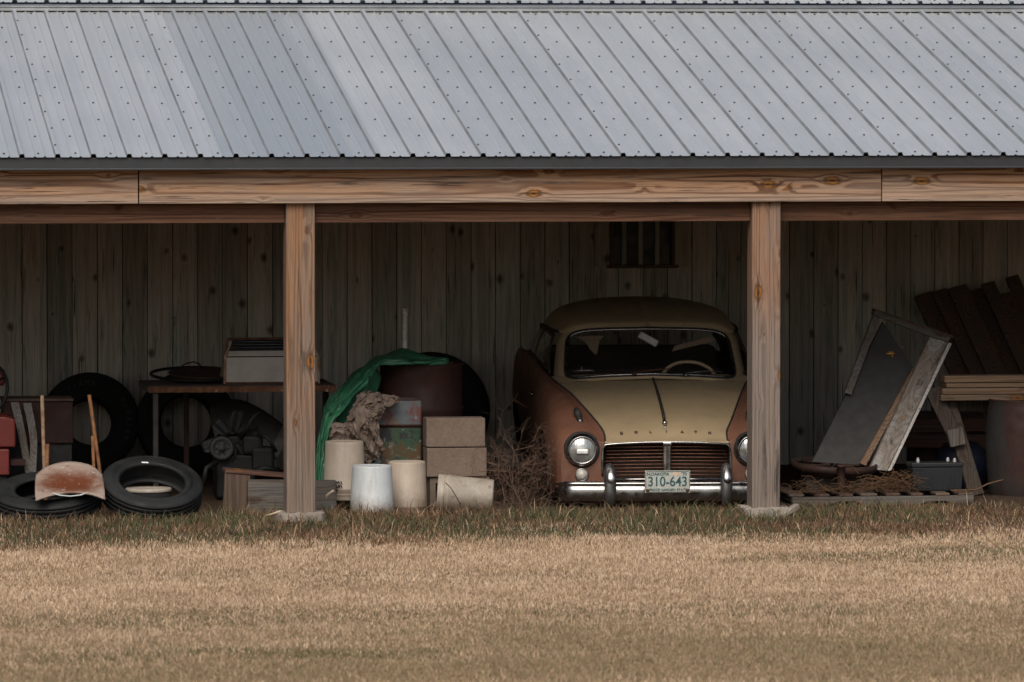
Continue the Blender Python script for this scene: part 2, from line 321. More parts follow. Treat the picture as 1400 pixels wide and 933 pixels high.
def glass_mat():
    t = NT('window_glass'); nt = t.t
    tr = t.n('ShaderNodeBsdfTransparent', {0: (.94, .95, .94)}); gl = t.n('ShaderNodeBsdfGlossy', {0: (.9, .9, .9), 'Roughness': .03})
    lw = t.n('ShaderNodeLayerWeight', {0: .5}).outputs['Facing']
    fr = t.M('ADD', .045, t.M('MULTIPLY', t.M('POWER', lw, 5.), .9))
    dust = t.n('ShaderNodeBsdfDiffuse', {0: (.12, .11, .095)})
    m1 = t.n('ShaderNodeMixShader', {0: fr, 1: tr.outputs[0], 2: gl.outputs[0]})
    nz = t.mr(t.noise(t.obj(), 5., 5.), .35, .9, .02, .12)
    m2 = t.n('ShaderNodeMixShader', {0: nz, 1: m1.outputs[0], 2: dust.outputs[0]})
    nt.links.new(m2.outputs[0], nt.nodes['Material Output'].inputs[0]); return t.m
M['glass'] = glass_mat()

def roof_mat():
    t = NT('roof_metal'); P = t.obj(0.); tn = t.attr('tone').outputs['Fac']
    st = t.noise(t.V('MULTIPLY', P, (9., .25, .25)), 1., 3., .6)
    cl = t.noise(t.V('MULTIPLY', P, (1., .5, .5)), 1.1, 4., .6)
    f = t.M('ADD', t.M('MULTIPLY', t.M('SUBTRACT', st, .5), .35), t.M('ADD', t.M('MULTIPLY', t.M('SUBTRACT', cl, .5), .5), t.M('SUBTRACT', tn, .5)))
    c = t.mix(t.mr(f, -.45, .45), (.45, .468, .466), (.645, .655, .645))
    ro = t.mr(f, -.45, .45, .34, .5)
    t.bump(t.noise(t.V('MULTIPLY', P, (5., 1., 1.)), 1., 2.), .08, .02)
    return t.done(c, ro, .55)
M['roof'] = roof_mat()
M['rib_side'] = gm('rib_side_dark_reflection', (0.1895, 0.2016, 0.2112), (0.2742, 0.2863, 0.2943), 3., rough=.55, metal=.4, bump=0., fine=.05)  # rib sides coloured dark in place of reflecting a dark horizon
M['screw'] = gm('screw_head', (.035, .035, .036), None, rough=.5, bump=0.)

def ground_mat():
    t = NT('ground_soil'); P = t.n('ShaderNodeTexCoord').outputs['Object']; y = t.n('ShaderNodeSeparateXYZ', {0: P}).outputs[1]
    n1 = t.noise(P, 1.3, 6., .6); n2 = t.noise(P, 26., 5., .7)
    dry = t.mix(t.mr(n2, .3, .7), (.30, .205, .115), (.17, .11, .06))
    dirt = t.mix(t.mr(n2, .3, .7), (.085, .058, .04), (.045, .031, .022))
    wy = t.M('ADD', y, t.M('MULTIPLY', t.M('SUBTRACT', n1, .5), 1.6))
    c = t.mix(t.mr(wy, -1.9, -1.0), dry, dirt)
    t.bump(t.M('ADD', n2, t.noise(P, 6., 3.)), .7, .03)
    return t.done(c, .95, 0., .1)
M['ground'] = ground_mat()
def grass_mat():
    t = NT('grass_blades'); c = t.attr('col').outputs['Color']
    m = t.done(c, .8, 0., .15); t.p.inputs['Subsurface Weight'].default_value = 0.
    return m
M['grass'] = grass_mat()

# ---------------------------------------------------------------- ground sheet
xs = np.concatenate([[-900, -300, -100, -40, -20], np.arange(-10, 14.01, .25), [20, 40, 100, 300, 900]])
ys = np.concatenate([[-900, -300, -120, -60, -41], np.arange(-20, 6.01, .25), [12, 30, 100, 300, 900]])
gx, gy = np.meshgrid(xs, ys)
gz = np.array([[.018*fbm(x*.9, y*.9, 3.) if -12 < x < 16 and -22 < y < 7 else 0. for x in xs] for y in ys])
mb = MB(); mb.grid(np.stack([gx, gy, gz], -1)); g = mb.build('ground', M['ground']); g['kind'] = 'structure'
def gh(x, y):
    i = np.clip(np.searchsorted(xs, x)-1, 0, len(xs)-2); j = np.clip(np.searchsorted(ys, y)-1, 0, len(ys)-2)
    a = (x-xs[i])/(xs[i+1]-xs[i]); b = (y-ys[j])/(ys[j+1]-ys[j])
    return gz[j, i]*(1-a)*(1-b)+gz[j, i+1]*a*(1-b)+gz[j+1, i]*(1-a)*b+gz[j+1, i+1]*a*b

# ---------------------------------------------------------------- the open shed
X0, X1 = -9.2, 12.4            # both ends are outside the picture
WALLY = 5.0; EY, EZ = -.15, 2.388; SL = .2027
shed = thing('open_shed', 'long open fronted shed with ribbed metal roof, timber posts and board back wall', 'shed', (0, 0, 0))
def roof_z(y): return EZ + (y-EY)*SL
RIB = .2316; RX = at(57/2+1.5, 215, EY).x % RIB
def rib_profile(x0, x1, rib, off):
    out = []; k = math.floor((x0-off)/rib)
    while off+k*rib < x1:
        c = off+k*rib
        out += [(c-.019, 0.), (c-.012, .022), (c+.012, .022), (c+.019, 0.)]
        for q in (.36, .64): out += [(c+rib*q-.010, 0.), (c+rib*q-.004, .006), (c+rib*q+.004, .006), (c+rib*q+.010, 0.)]
        k += 1
    return [p for p in out if x0 <= p[0] <= x1]
def metal_roof(name, x0, x1, ya, za, yb, zb, off, screw_rows, lapoff, rows=6):
    prof = rib_profile(x0, x1, RIB, off); n = len(prof)
    dy, dz = yb-ya, zb-za; L = math.hypot(dy, dz); ny, nz = -dz/L, dy/L
    mb = MB(); vs = []
    for i in range(rows+1):
        t = i/rows
        for (x, h) in prof: vs.append((x, ya+dy*t+ny*h, za+dz*t+nz*h))
    o = 0
    tones = {}
    for i in range(rows):
        for j in range(n-1):
            p = math.floor((prof[j][0]-off-lapoff+.03)/(RIB*4)); tones.setdefault(p, random.uniform(.44, .58))
            tn = tones[p]
            xm = prof[j][0]
            if -.55 < xm < .5: tn = (.10 if -.3 < xm < .3 else .28) if name == 'metal_roof' else tn  # darker band: a sky reflection painted into the sheet tone
            if j == 0 and i == 0: mb.add(vs, [])
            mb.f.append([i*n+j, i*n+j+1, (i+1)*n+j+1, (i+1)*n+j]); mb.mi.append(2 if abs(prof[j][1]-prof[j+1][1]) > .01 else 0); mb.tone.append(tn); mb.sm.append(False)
    # screw heads, part of the sheet's pattern
    ux = Vector((1, 0, 0)); uy = Vector((0, dy/L, dz/L)); un = Vector((0, ny, nz))
    k = math.floor((x0-off)/RIB)+1
    while off+(k+1)*RIB < x1:
        c = off+k*RIB
        lap = round((c-off-lapoff)/RIB) % 4 == 0
        for t in screw_rows:
            sp = [(c+RIB*.5, t, .001)]
            if lap: sp.append((c+.004, t+.03, .022))
            for (sx, tt, h) in sp:
                if tt >= 1: continue
                ctr = Vector((sx+random.uniform(-.006, .006), ya+dy*tt, za+dz*tt)) + un*h + uy*random.uniform(-.012, .012)
                ring = [ctr + (ux*math.cos(a)+uy*math.sin(a))*.0085 for a in [i*math.pi/3 for i in range(6)]]
                top = [ctr + (ux*math.cos(a)+uy*math.sin(a))*.005 + un*.008 for a in [i*math.pi/3 for i in range(6)]]
                mb.add(ring+top, [(i, (i+1) % 6, 6+(i+1) % 6, 6+i) for i in range(6)]+[tuple(range(6, 12))], 1, False, .5)
        k += 1
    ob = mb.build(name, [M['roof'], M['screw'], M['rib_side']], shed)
    return ob
FY = 4.76
rows = [(.02+i*.1035) for i in range(10)]
LAP = RIB*1
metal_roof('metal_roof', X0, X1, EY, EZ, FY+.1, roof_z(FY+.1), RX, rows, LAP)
# sheathing below the metal keeps the sky out
mb = MB(); mb.add([(X0, EY+.03, EZ-.012), (X1, EY+.03, EZ-.012), (X1, WALLY, roof_z(WALLY)-.018), (X0, WALLY, roof_z(WALLY)-.018)], [(0, 1, 2, 3)])
mb.build('roof_deck', M['rafter'], shed, solid=.02)
# flashing where the lean-to meets the barn roof, and the barn roof above
fz = roof_z(FY)
mb = MB(); mb.add([(X0, FY-.09, fz-.006), (X1, FY-.09, fz-.006), (X1, FY-.085, fz+.022), (X0, FY-.085, fz+.022), (X1, FY+.30, fz+.10), (X0, FY+.30, fz+.10)], [(0, 1, 2, 3), (3, 2, 4, 5)], 0, False, .75)
mb.tube([(X0, FY-.088, fz+.024), (X1, FY-.088, fz+.024)], .006, 8)
mb.build('roof_flashing', gm('dull_flashing', (.21, .225, .235), (.16, .17, .18), 3., rough=.5, metal=.3, bump=0., fine=.06), shed)
UY, UZ = FY+.0, fz+.056
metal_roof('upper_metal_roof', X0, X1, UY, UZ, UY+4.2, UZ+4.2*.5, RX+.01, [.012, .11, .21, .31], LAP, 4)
mb = MB(); mb.box((1.6, FY+.06, fz+.03), (X1-X0, .02, .045)); mb.build('closure_strip', M['black'], shed)
# eave trim
mb = MB(); mb.box(((X0+X1)/2, EY+.035, (2.302+EZ-.004)/2), (X1-X0, .03, EZ-.004-2.302)); mb.box(((X0+X1)/2, EY+.028, 2.309), (X1-X0, .05, .014))
mb.build('eave_trim', M['trim'], shed, bevel=.003)
# front boards, butted at the joints the photograph shows
bz0, bz1 = at(700, 277.3, -.04).z, 2.304
j1, j2 = at(189.5, 255, -.04).x, at(1205.5, 255, -.04).x
for a, b, lab in ((X0, j1-.004, None), (j1+.004, j2-.003, None), (j2+.003, X1, 'weathered darker fascia board')):
    mb = MB(); mb.box(((a+b)/2, -.022, (bz0+bz1)/2), (b-a, .038, bz1-bz0)); o = mb.build('fascia_board', M['beam'], shed, bevel=.004)
    if lab: o['label'] = lab
# posts, header, footings
PX = [-6.19, -3.095, 0., at(1047.5, 600, 0).x, 6.19, 9.28]
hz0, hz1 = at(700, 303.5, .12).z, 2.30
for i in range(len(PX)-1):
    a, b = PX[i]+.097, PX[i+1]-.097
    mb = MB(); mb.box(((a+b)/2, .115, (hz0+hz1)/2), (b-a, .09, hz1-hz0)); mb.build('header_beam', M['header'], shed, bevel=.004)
for i, x in enumerate(PX):
    mb = MB(); mb.box((x, .097, (.05+2.3)/2), (.19, .19, 2.25)); p = mb.build('post', M['post_grey'] if i == 3 else M['post'], shed, bevel=.006)
    if i == 3: p['label'] = 'post with grey weathered lower half'
    mb = MB()
    n = 22; ring0 = []; ring1 = []
    for k in range(n):
        a = 2*math.pi*k/n; sq = 1/max(abs(math.cos(a)), abs(math.sin(a)))
        r0 = .165*min(sq, 1.34)*(1+random.uniform(-.025, .035) + (.15 if i == 3 and math.cos(a) > -.2 and random.random() < .4 else 0))
        ring0.append((x+r0*math.cos(a), .097+r0*math.sin(a), -.06)); ring1.append((x+r0*.93*math.cos(a), .097+r0*.93*math.sin(a), .056+random.uniform(-.012, .008)))
    mb.add(ring0+ring1+[(x, .097, .06)], [(k, (k+1) % n, n+(k+1) % n, n+k) for k in range(n)]+[(n+k, n+(k+1) % n, 2*n) for k in range(n)])
    if i == 3: mb.box((x+.12, -.10, .03), (.20, .05, .035), Matrix.Rotation(R(28), 3, 'Z') @ Matrix.Rotation(R(-24), 3, 'Y'))
    mb.build('footing', M['concrete'], shed, bevel=.006)
# rafters
for k in range(18):
    x = X0+.6+k*1.22; mb = MB(); mb.beam((x, .17, roof_z(.17)-.115), (x, 4.9, roof_z(4.9)-.115), .14, .04, (1, 0, 0)); mb.build('rafter', M['rafter'], shed)
# back wall of upright boards
mb = MB(); bw = .1845; n = int((X1-X0)/bw)
off = at(390/2/1.75*1.0, 400, WALLY).x % bw
wx0, wx1 = at(834, 340, WALLY).x, at(922, 340, WALLY).x; wz0, wz1 = at(880, 363, WALLY).z, 2.3
def wboard(x, wdt, z0, z1, k):
    yy = WALLY+.012+random.uniform(-.004, .004)
    mb.box((x, yy, (z0+z1)/2), (wdt-random.uniform(.004, .009), .024, z1-z0), Matrix.Rotation(random.uniform(-.0012, .0012), 3, 'Y'), 0, .05+.9*((k*.6180339) % 1.))
for k in range(n):
    x = X0+off+k*bw; l, r = x-bw/2, x+bw/2
    if r < wx0 or l > wx1: wboard(x, bw, -.02, 3.40, k)
    else:
        wboard(x, bw, -.02, wz0-.012, k); wboard(x, bw, wz1, 3.40, k+50)
        if l < wx0: wboard((l+wx0)/2, wx0-l, wz0-.012, wz1, k+60)
        if r > wx1: wboard((r+wx1)/2, r-wx1, wz0-.012, wz1, k+70)
mb.build('back_wall', M['wallboard'], shed)
mb = MB()
for a, b, z0, z1 in ((X0, wx0-.02, -.1, 3.43), (wx1+.02, X1, -.1, 3.43), (wx0-.02, wx1+.02, -.1, wz0-.02), (wx0-.02, wx1+.02, wz1+.02, 3.43)):
    mb.box(((a+b)/2, WALLY+.05, (z0+z1)/2), (b-a, .02, z1-z0))
mb.build('wall_backing', M['black'], shed)
for x in (X0, X1):
    mb = MB(); mb.box((x, WALLY/2+.1, 1.3), (.04, WALLY-.2, 2.62)); mb.add([(x, .2, 2.2), (x, WALLY, 2.2), (x, WALLY, 3.4), (x, .2, 2.42)], [(0, 1, 2, 3)]); mb.build('unseen_end_wall', M['wallboard'], shed)  # unseen ends, closed to keep the inside of the shed dark
wf = MB(); wc = (wx0+wx1)/2
wf.box((wx0+.012, WALLY+.01, (wz0+wz1)/2), (.024, .06, wz1-wz0)); wf.box((wx1-.012, WALLY+.01, (wz0+wz1)/2), (.024, .06, wz1-wz0)); wf.box((wc, WALLY-.005, wz0-.008), (wx1-wx0+.05, .08, .024))
win = wf.build('window', M['plank'], shed, bevel=.003)
mb = MB(); mb.box((wc, WALLY+.03, (wz0+wz1)/2), (wx1-wx0, .006, wz1-wz0)); mb.build('pane', gm('dirty_window_glass', (.008, .010, .012), (.012, .014, .014), 6., rough=.3, bump=.0, spec=.2), win)
for fr in (.22, .475, .735):
    mb = MB(); mb.box((wx0+(wx1-wx0)*fr, WALLY+.012, (wz0+wz1)/2), (.032, .024, wz1-wz0)); mb.build('window_bar', M['wallboard'], win)
# the barn the lean-to stands against (dark inside)
mb = MB(); mb.box((1.6, 7.6, 1.6), (X1-X0, 5.0, 3.2)); mb.build('barn_core', M['black'], shed)

# ---------------------------------------------------------------- the car
YAW = -R(4.8)
car = thing('vintage_car', 'two-tone cream and copper brown vintage sedan with chrome bumper parked nose-out under the shed', 'car', (2.5705, .85, -.02), YAW)
def cb(mb, name, mat, parent=None, **k): return mb.build(name, mat, parent or car, world=False, **k)
# half stations: y, then (x,z): bottom centre, bottom side, sill, low, widest, shoulder, crest, seam | hood quarter, hood centre
ST = [
 (.00, (0,.085),(.55,.085),(.69,.10),(.712,.23),(.708,.37),(.655,.460),(.56,.500),(.418,.463),(.22,.466),(0,.470)),
 (.05, (0,.08),(.58,.08),(.725,.095),(.742,.23),(.738,.39),(.685,.49),(.565,.532),(.414,.480),(.22,.488),(0,.492)),
 (.14, (0,.08),(.60,.08),(.74,.09),(.757,.23),(.757,.41),(.71,.533),(.575,.576),(.420,.528),(.22,.545),(0,.551)),
 (.30, (0,.08),(.62,.08),(.752,.09),(.768,.25),(.775,.44),(.727,.58),(.595,.628),(.468,.598),(.25,.612),(0,.617)),
 (.60, (0,.08),(.64,.08),(.765,.09),(.78,.28),(.79,.48),(.745,.64),(.640,.695),(.530,.675),(.29,.690),(0,.696)),
 (.90, (0,.08),(.64,.08),(.775,.09),(.79,.3),(.797,.52),(.757,.69),(.680,.752),(.590,.742),(.32,.755),(0,.762)),
 (1.2, (0,.08),(.64,.08),(.78,.09),(.795,.32),(.80,.56),(.772,.73),(.722,.792),(.645,.785),(.36,.808),(0,.818)),
 (1.5, (0,.08),(.64,.08),(.782,.10),(.80,.34),(.803,.60),(.785,.78),(.760,.845),(.728,.858),(.40,.868),(0,.875)),
 (1.9, (0,.08),(.64,.08),(.785,.11),(.803,.36),(.806,.62),(.793,.82),(.775,.895),(.757,.915),(.42,.92),(0,.925)),
 (2.6, (0,.09),(.64,.09),(.785,.12),(.806,.38),(.81,.63),(.795,.84),(.775,.915),(.757,.932),(.42,.94),(0,.945)),
 (2.95,(0,.09),(.64,.09),(.79,.13),(.815,.40),(.822,.65),(.806,.84),(.780,.905),(.750,.936),(.42,.94),(0,.945)),
 (3.25,(0,.11),(.64,.11),(.80,.15),(.842,.42),(.850,.68),(.836,.885),(.797,.952),(.735,.93),(.42,.935),(0,.94)),
 (3.6, (0,.14),(.62,.14),(.78,.2),(.825,.45),(.832,.66),(.80,.84),(.755,.895),(.68,.885),(.38,.89),(0,.895)),
 (3.95,(0,.2),(.56,.2),(.70,.26),(.74,.44),(.74,.6),(.70,.73),(.65,.765),(.58,.775),(.32,.79),(0,.795)),
 (4.08,(0,.25),(.48,.25),(.60,.30),(.64,.44),(.64,.56),(.61,.65),(.56,.68),(.5,.69),(.28,.70),(0,.705)),
]
NP = 6
sec = np.array([[(x, s[0], z) for x, z in cr(s[1:], NP)] for s in ST])      # station x point x 3
surf = cr(sec.reshape(len(ST), -1), 9).reshape(-1, sec.shape[1], 3)
seam = 7*NP
ycol = surf[:, 0, 1]
def both(P): Q = P.copy(); Q[..., 0] *= -1; return Q
def arch(yc, zc, r):
    def keep(i, j):
        c = (surf[i, j]+surf[i+1, j]+surf[i, min(j+1, seam)]+surf[i+1, min(j+1, seam)])/4
        return not (abs(c[0]) > .5 and (c[1]-yc)**2+(c[2]-zc)**2 < r*r and c[2] < zc+r)
    return keep
kf, kr = arch(.78, .16, .335), arch(3.22, .22, .33)
mb = MB()
for P in (surf, both(surf)): mb.grid(P[:, :seam+1], keep=lambda i, j: kf(i, j) and kr(i, j))
# front panel around the grille opening, and tail panel
for sx in (1, -1):
    f = surf[0, :seam+1].copy(); f[:, 0] *= sx
    inn = [(.425, .452), (.43, .41), (.428, .30), (.415, .225), (.38, .205), (0, .205)]
    pts = [tuple(p) for p in f] + [(sx*x, -.004, z) for x, z in inn]
    mb.add(pts, [tuple(range(len(pts)))])
    t = surf[-1].copy(); t[:, 0] *= sx; mb.add([tuple(p) for p in t], [tuple(range(len(t)))])
body = cb(mb, 'body', M['brown'])
# grille opening walls
mb = MB()
op = [(-.43, .452), (-.43, .41), (-.428, .30), (-.415, .225), (-.38, .205), (.38, .205), (.415, .225), (.428, .30), (.43, .41), (.43, .452)]
mb.grid([[(x, yy, z) for x, z in op] for yy in (-.004, .16)], smooth=False); mb.add([(x, .16, z) for x, z in op], [tuple(range(len(op)))])
mb.add([(-.43, .16, .452), (.43, .16, .452), (.43, .0, .457), (-.43, .0, .457)], [(0, 1, 2, 3)])
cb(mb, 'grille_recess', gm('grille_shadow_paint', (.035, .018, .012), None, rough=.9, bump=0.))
# hood with its centre ridge, cowl and boot lid in cream
iend = int(np.argmin(abs(ycol-1.22))); icow = int(np.argmin(abs(ycol-1.40)))
H = surf[:, seam:].copy(); H[..., 2] += .004
ridge = np.exp(-(H[..., 0]/.03)**2)*.006*np.clip((H[..., 1]-.12)/.3, 0, 1); H[..., 2] += ridge
mb = MB()
lip = H[0].copy(); lip[:, 1] -= .012; lip[:, 2] -= .012; lip2 = lip.copy(); lip2[:, 1] += .03; lip2[:, 2] -= .012
hood = np.concatenate([lip2[None], lip[None], H[:iend+1]])
for P in (hood, both(hood)): mb.grid(P)
hoodo = cb(mb, 'hood', M['cream'])
mb = MB(); K = surf[iend:icow+1, seam:].copy(); K[..., 2] += .002
for P in (K, both(K)): mb.grid(P)
cb(mb, 'cowl', M['cream'])
mb = MB(); ib = int(np.argmin(abs(ycol-3.45))); K = surf[ib:, seam:].copy()
for P in (K, both(K)): mb.grid(P)
cb(mb, 'boot_lid', M['cream'])
# seams: dark gap between hood and wings, rear edge of hood
for sx in (1, -1):
    mb = MB(); mb.tube([(sx*p[0], p[1], p[2]+.003) for p in surf[1:icow+14:2, seam]], .0065, 6); cb(mb, 'hood_seal', M['black'])
    mb = MB(); q = cr([(.772, .42, .40), (.776, .50, .50), (.764, .62, .60), (.745, .72, .655)], 6)
    mb.tube([(sx*x, y, z) for x, y, z in q], .0035, 5); cb(mb, 'panel_seam', M['black'])
mb = MB(); mb.tube([(x, H[iend, 0, 1]+.003, z) for x, z in [(-p[0], p[2]) for p in H[iend]] + [(p[0], p[2]) for p in H[iend][::-1]]], .0035, 5); cb(mb, 'hood_rear_gap', gm('hood_gap', (.06, .045, .03), None, rough=.9, bump=0))
# centre strip and ornament
cl = [(0, p[1], p[2]+.012) for p in H[8:iend+1:2, -1] if p[1] > .2]
mb = MB(); mb.tube(cl, [.011-.003*i/len(cl) for i in range(len(cl))], 8); cb(mb, 'hood_strip', M['black'])
orn = MB(); yo = .17; zo = .565
orn.tube([(0, yo+.10, zo+.05), (0, yo+.04, zo+.03), (0, yo, zo+.018), (0, yo-.015, zo+.012)], [.006, .011, .018, .01], 10)
orn.tube([(0, yo-.015, zo+.006), (0, yo-.04, zo-.02)], .008, 8); cb(orn, 'hood_ornament', M['chrome'])
# raised letters along the hood lip
for ch, px in zip('GOLIATH', (850.4, 870.5, 890.5, 912.4, 934.3, 953.2, 972.5)):
    lx = (px-911.7)/204.; ly = .085; zt = .499
    zt = float(np.interp(abs(lx), [0, .22, .42], [.519, .513, .501]))+.004
    text('letter', ch, .027, M['darkrust'], car, Matrix.Translation((lx, ly, zt+.006)) @ Matrix.Rotation(R(52), 4, 'X'), .002, .0012)
# grille: bars, frame, centre bar
for k in range(9):
    z = .237+k*.0235; hw = .415-.012*abs(k-4)/4
    mb = MB(); mb.tube([(-hw, .03, z), (-hw*.5, .012, z+.004), (0, .006, z+.006), (hw*.5, .012, z+.004), (hw, .03, z)], .0038, 6)
    cb(mb, 'grille_bar', M['grille'])
fr = cr([(-.436, -.012, .24), (-.435, -.014, .395), (-.425, -.018, .433), (-.40, -.02, .448), (-.2, -.03, .461), (0, -.034, .464), (.2, -.03, .461), (.395, -.02, .448), (.418, -.018, .433), (.428, -.014, .395), (.436, -.012, .24)], 5)
mb = MB(); mb.tube(fr, .008, 8); cb(mb, 'grille_frame', M['chrome'])
mb = MB(); mb.box((0, -.022, .36), (.05, .03, .215)); mb.box((0, -.042, .36), (.014, .018, .20)); mb.box((0, -.036, .453), (.062, .03, .026)); cb(mb, 'grille_centre_bar', M['chrome'], bevel=.008)
mb = MB(); mb.tube([(-.40, -.02, .212), (-.16, -.028, .213), (.16, -.028, .213), (.40, -.02, .212)], .008, 8); cb(mb, 'grille_lower_trim', M['chrome'])
for sx in (-1, 1):
    mb = MB(); mb.box((sx*.20, -.012, .193), (.085, .02, .028)); cb(mb, 'air_slot', M['black'], bevel=.004)
# headlights
for sx in (-1, 1):
    hx, hz = sx*.574, .412
    Mx = Matrix.Translation((hx, .0, hz)) @ Matrix.Rotation(R(90), 4, 'X')
    mb = MB(); mb.lathe([(.088, .0), (.103, .005), (.111, .016), (.108, .03), (.094, .046), (.090, .05), (.085, .044)], Mx, 48)
    hl = cb(mb, 'headlight', M['chrome'])
    mb = MB(); mb.lathe([(.124, -.02), (.121, .004), (.112, .014), (.108, .008)], Mx, 48); cb(mb, 'headlight_gasket', M['black'], hl)
    mb = MB(); mb.lathe([(.0001, .064), (.03, .061), (.055, .054), (.075, .045), (.09, .034)], Mx, 48); cb(mb, 'headlight_glass', M['lens'], hl)
    mb = MB(); mb.box((hx, -.064, hz-.008), (.078, .016, .032)); cb(mb, 'headlight_glint_bar', gm('pale_glint', (.75, .74, .72), None, rough=.35, metal=.2, bump=0), hl, bevel=.008)  # white bar put in for the bright reflection in the lamp
    Ml = Matrix.Translation((sx*.574, .002, .244)) @ Matrix.Rotation(R(90), 4, 'X')
    mb = MB(); mb.lathe([(.047, -.004), (.047, .01), (.04, .018), (.037, .014)], Ml, 28); tl = cb(mb, 'turn_lamp', M['chrome'])
    mb = MB(); mb.lathe([(.0001, .036), (.018, .033), (.031, .024), (.038, .012)], Ml, 28); cb(mb, 'turn_lamp_glass', M['lamp'], tl)
    # vent ornament on the wing
    q = cr([(.592, .335, .668), (.588, .285, .648), (.575, .215, .60), (.570, .19, .575)], 5)
    mb = MB(); mb.tube([(sx*x, y-.008, z+.004) for x, y, z in q], [.008, .014, .019, .021, .023, .025, .026, .027, .022, .022, .022, .022, .021, .020, .018, .012][:len(q)], 10); cb(mb, 'wing_lamp', M['dullmetal'])
# bumper
nx = 41; path = []
for i in range(nx):
    x = -.755+1.51*i/(nx-1); e = abs(x)/.755
    path.append((x, -.105+.035*e**2+.17*max(0, (e-.86)/.14)**2))
prof = [(.035, -.068), (.006, -.066), (-.012, -.05), (-.02, -.02), (-.02, .012), (-.016, .03), (-.004, .04), (-.018, .05), (-.016, .062), (.002, .07), (.035, .07)]
mb = MB(); mb.grid([[(x, y+py, .134+pz*(1-.25*max(0, (abs(x)/.755-.9)/.1))) for (py, pz) in prof] for x, y in path]); cb(mb, 'bumper', M['chrome'], solid=.004)
for sx in (-1, 1):
    hx = sx*.392; rows_ = []
    for (z, wd, yf, yb_) in ((.040, .022, -.135, -.11), (.07, .034, -.165, -.11), (.13, .040, -.175, -.11), (.19, .040, -.178, -.11), (.245, .042, -.165, -.085), (.29, .036, -.14, -.07), (.318, .024, -.11, -.07), (.327, .006, -.095, -.085)):
        rows_.append([(hx+wd*math.cos(a), (yf+yb_)/2+(yf-yb_)/2*math.sin(a), z) for a in [2*math.pi*k/18 for k in range(18)]])
    mb = MB(); mb.grid(rows_, wrap=True); cb(mb, 'overrider', M['chrome'] if False else M['dullmetal'])
    mb = MB(); rr = [[(hx+.004+.026*math.cos(a)*s_, -.168+dy-.012*math.sin(a)*s_, z) for a in [2*math.pi*k/14 for k in range(14)]] for z, s_, dy in ((.19, .2, -.008), (.205, 1., -.008), (.235, 1.1, -.002), (.27, .9, .018), (.31, .3, .05))]
    mb.grid(rr, wrap=True); cb(mb, 'overrider_cap', M['chrome'])
# licence plate
mb = MB(); mb.box((-.010, -.190, .208), (.304, .004, .150)); pl = cb(mb, 'licence_plate', M['plate'], bevel=.012)
mb = MB(); mb.box((-.010, -.1925, .277), (.286, .003, .004)); mb.box((-.010, -.1925, .1385), (.286, .003, .004)); mb.box((-.157, -.1925, .208), (.004, .003, .135)); mb.box((.137, -.1925, .208), (.004, .003, .135)); cb(mb, 'plate_rim', M['dullmetal'], pl)
RX90 = Matrix.Rotation(R(90), 4, 'X')
pt = lambda x, z: Matrix.Translation((x, -.1928, z)) @ RX90
text('plate_number', '310-643', .092, M['ink'], pl, pt(-.010, .206), .001, .0012, .88)
text('plate_state', 'N.DAKOTA', .027, M['ink'], pl, pt(-.075, .2585), .001, .0008, 1.08)
text('plate_year', "'70", .030, M['ink'], pl, pt(.102, .2585), .001, .0006, 1.05)
text('plate_slogan', 'PEACE GARDEN STATE', .0225, M['ink'], pl, pt(-.006, .1525), .001, .0006, 1.10)
for sx in (-1, 1):
    mb = MB(); mb.lathe([(.0001, .008), (.009, .007), (.012, .0)], Matrix.Translation((-.010+sx*.134, -.192, .149)) @ RX90, 12); cb(mb, 'plate_bolt', M['rust'], pl)
mb = MB(); mb.box((.05, -.1922, .2605), (.05, .002, .024)); cb(mb, 'plate_sticker', gm('faded_sticker', (.5, .38, .28), None, rough=.8, bump=0), pl)
mb = MB()
for sx in (-.2, .2): mb.beam((sx, -.08, .12), (sx, .05, .15), .04, .012, (0, 0, 1))
mb.box((-.01, -.155, .19), (.06, .06, .02)); cb(mb, 'bumper_bracket', M['darkrust'])

# greenhouse
RF = [[(.598,1.715,1.126),(.45,1.665,1.150),(.25,1.63,1.163),(0,1.615,1.168)],
      [(.640,1.80,1.134),(.50,1.735,1.196),(.27,1.70,1.216),(0,1.69,1.223)],
      [(.662,2.10,1.140),(.545,2.06,1.250),(.29,2.05,1.290),(0,2.05,1.300)],
      [(.672,2.5,1.145),(.565,2.5,1.265),(.31,2.5,1.325),(0,2.5,1.342)],
      [(.662,3.0,1.12),(.54,3.0,1.24),(.29,3.0,1.305),(0,3.0,1.32)],
      [(.62,3.38,1.05),(.5,3.40,1.13),(.27,3.43,1.185),(0,3.44,1.195)]]
rs = np.array([cr(r, 6) for r in RF]); rs = cr(rs.reshape(len(RF), -1), 6).reshape(-1, rs.shape[1], 3)
mb = MB()
for P in (rs, both(rs)): mb.grid(P)
cb(mb, 'roof', M['cream'], solid=.012)
for sx in (-1, 1):
    mb = MB(); mb.tube([(sx*(p[0]+.006), p[1], p[2]+.004) for p in rs[2:, 0]], .008, 6); cb(mb, 'drip_rail', M['black'])
WB = cr([(-.625,1.345,.795),(-.45,1.24,.828),(-.22,1.185,.846),(0,1.17,.852),(.22,1.185,.846),(.45,1.24,.828),(.625,1.345,.795)], 6)
WT = cr([(-.582,1.715,1.132),(-.43,1.665,1.154),(-.22,1.63,1.164),(0,1.615,1.168),(.22,1.63,1.164),(.43,1.665,1.154),(.582,1.715,1.132)], 6)
def wsp(s, t):      # s,t in -1..1
    i = (s+1)/2*(len(WB)-1); i0 = int(min(max(math.floor(i), 0), len(WB)-2)); fr_ = i-i0
    b = WB[i0]*(1-fr_)+WB[i0+1]*fr_; tt = WT[i0]*(1-fr_)+WT[i0+1]*fr_; k = (t+1)/2
    return b*(1-k)+tt*k
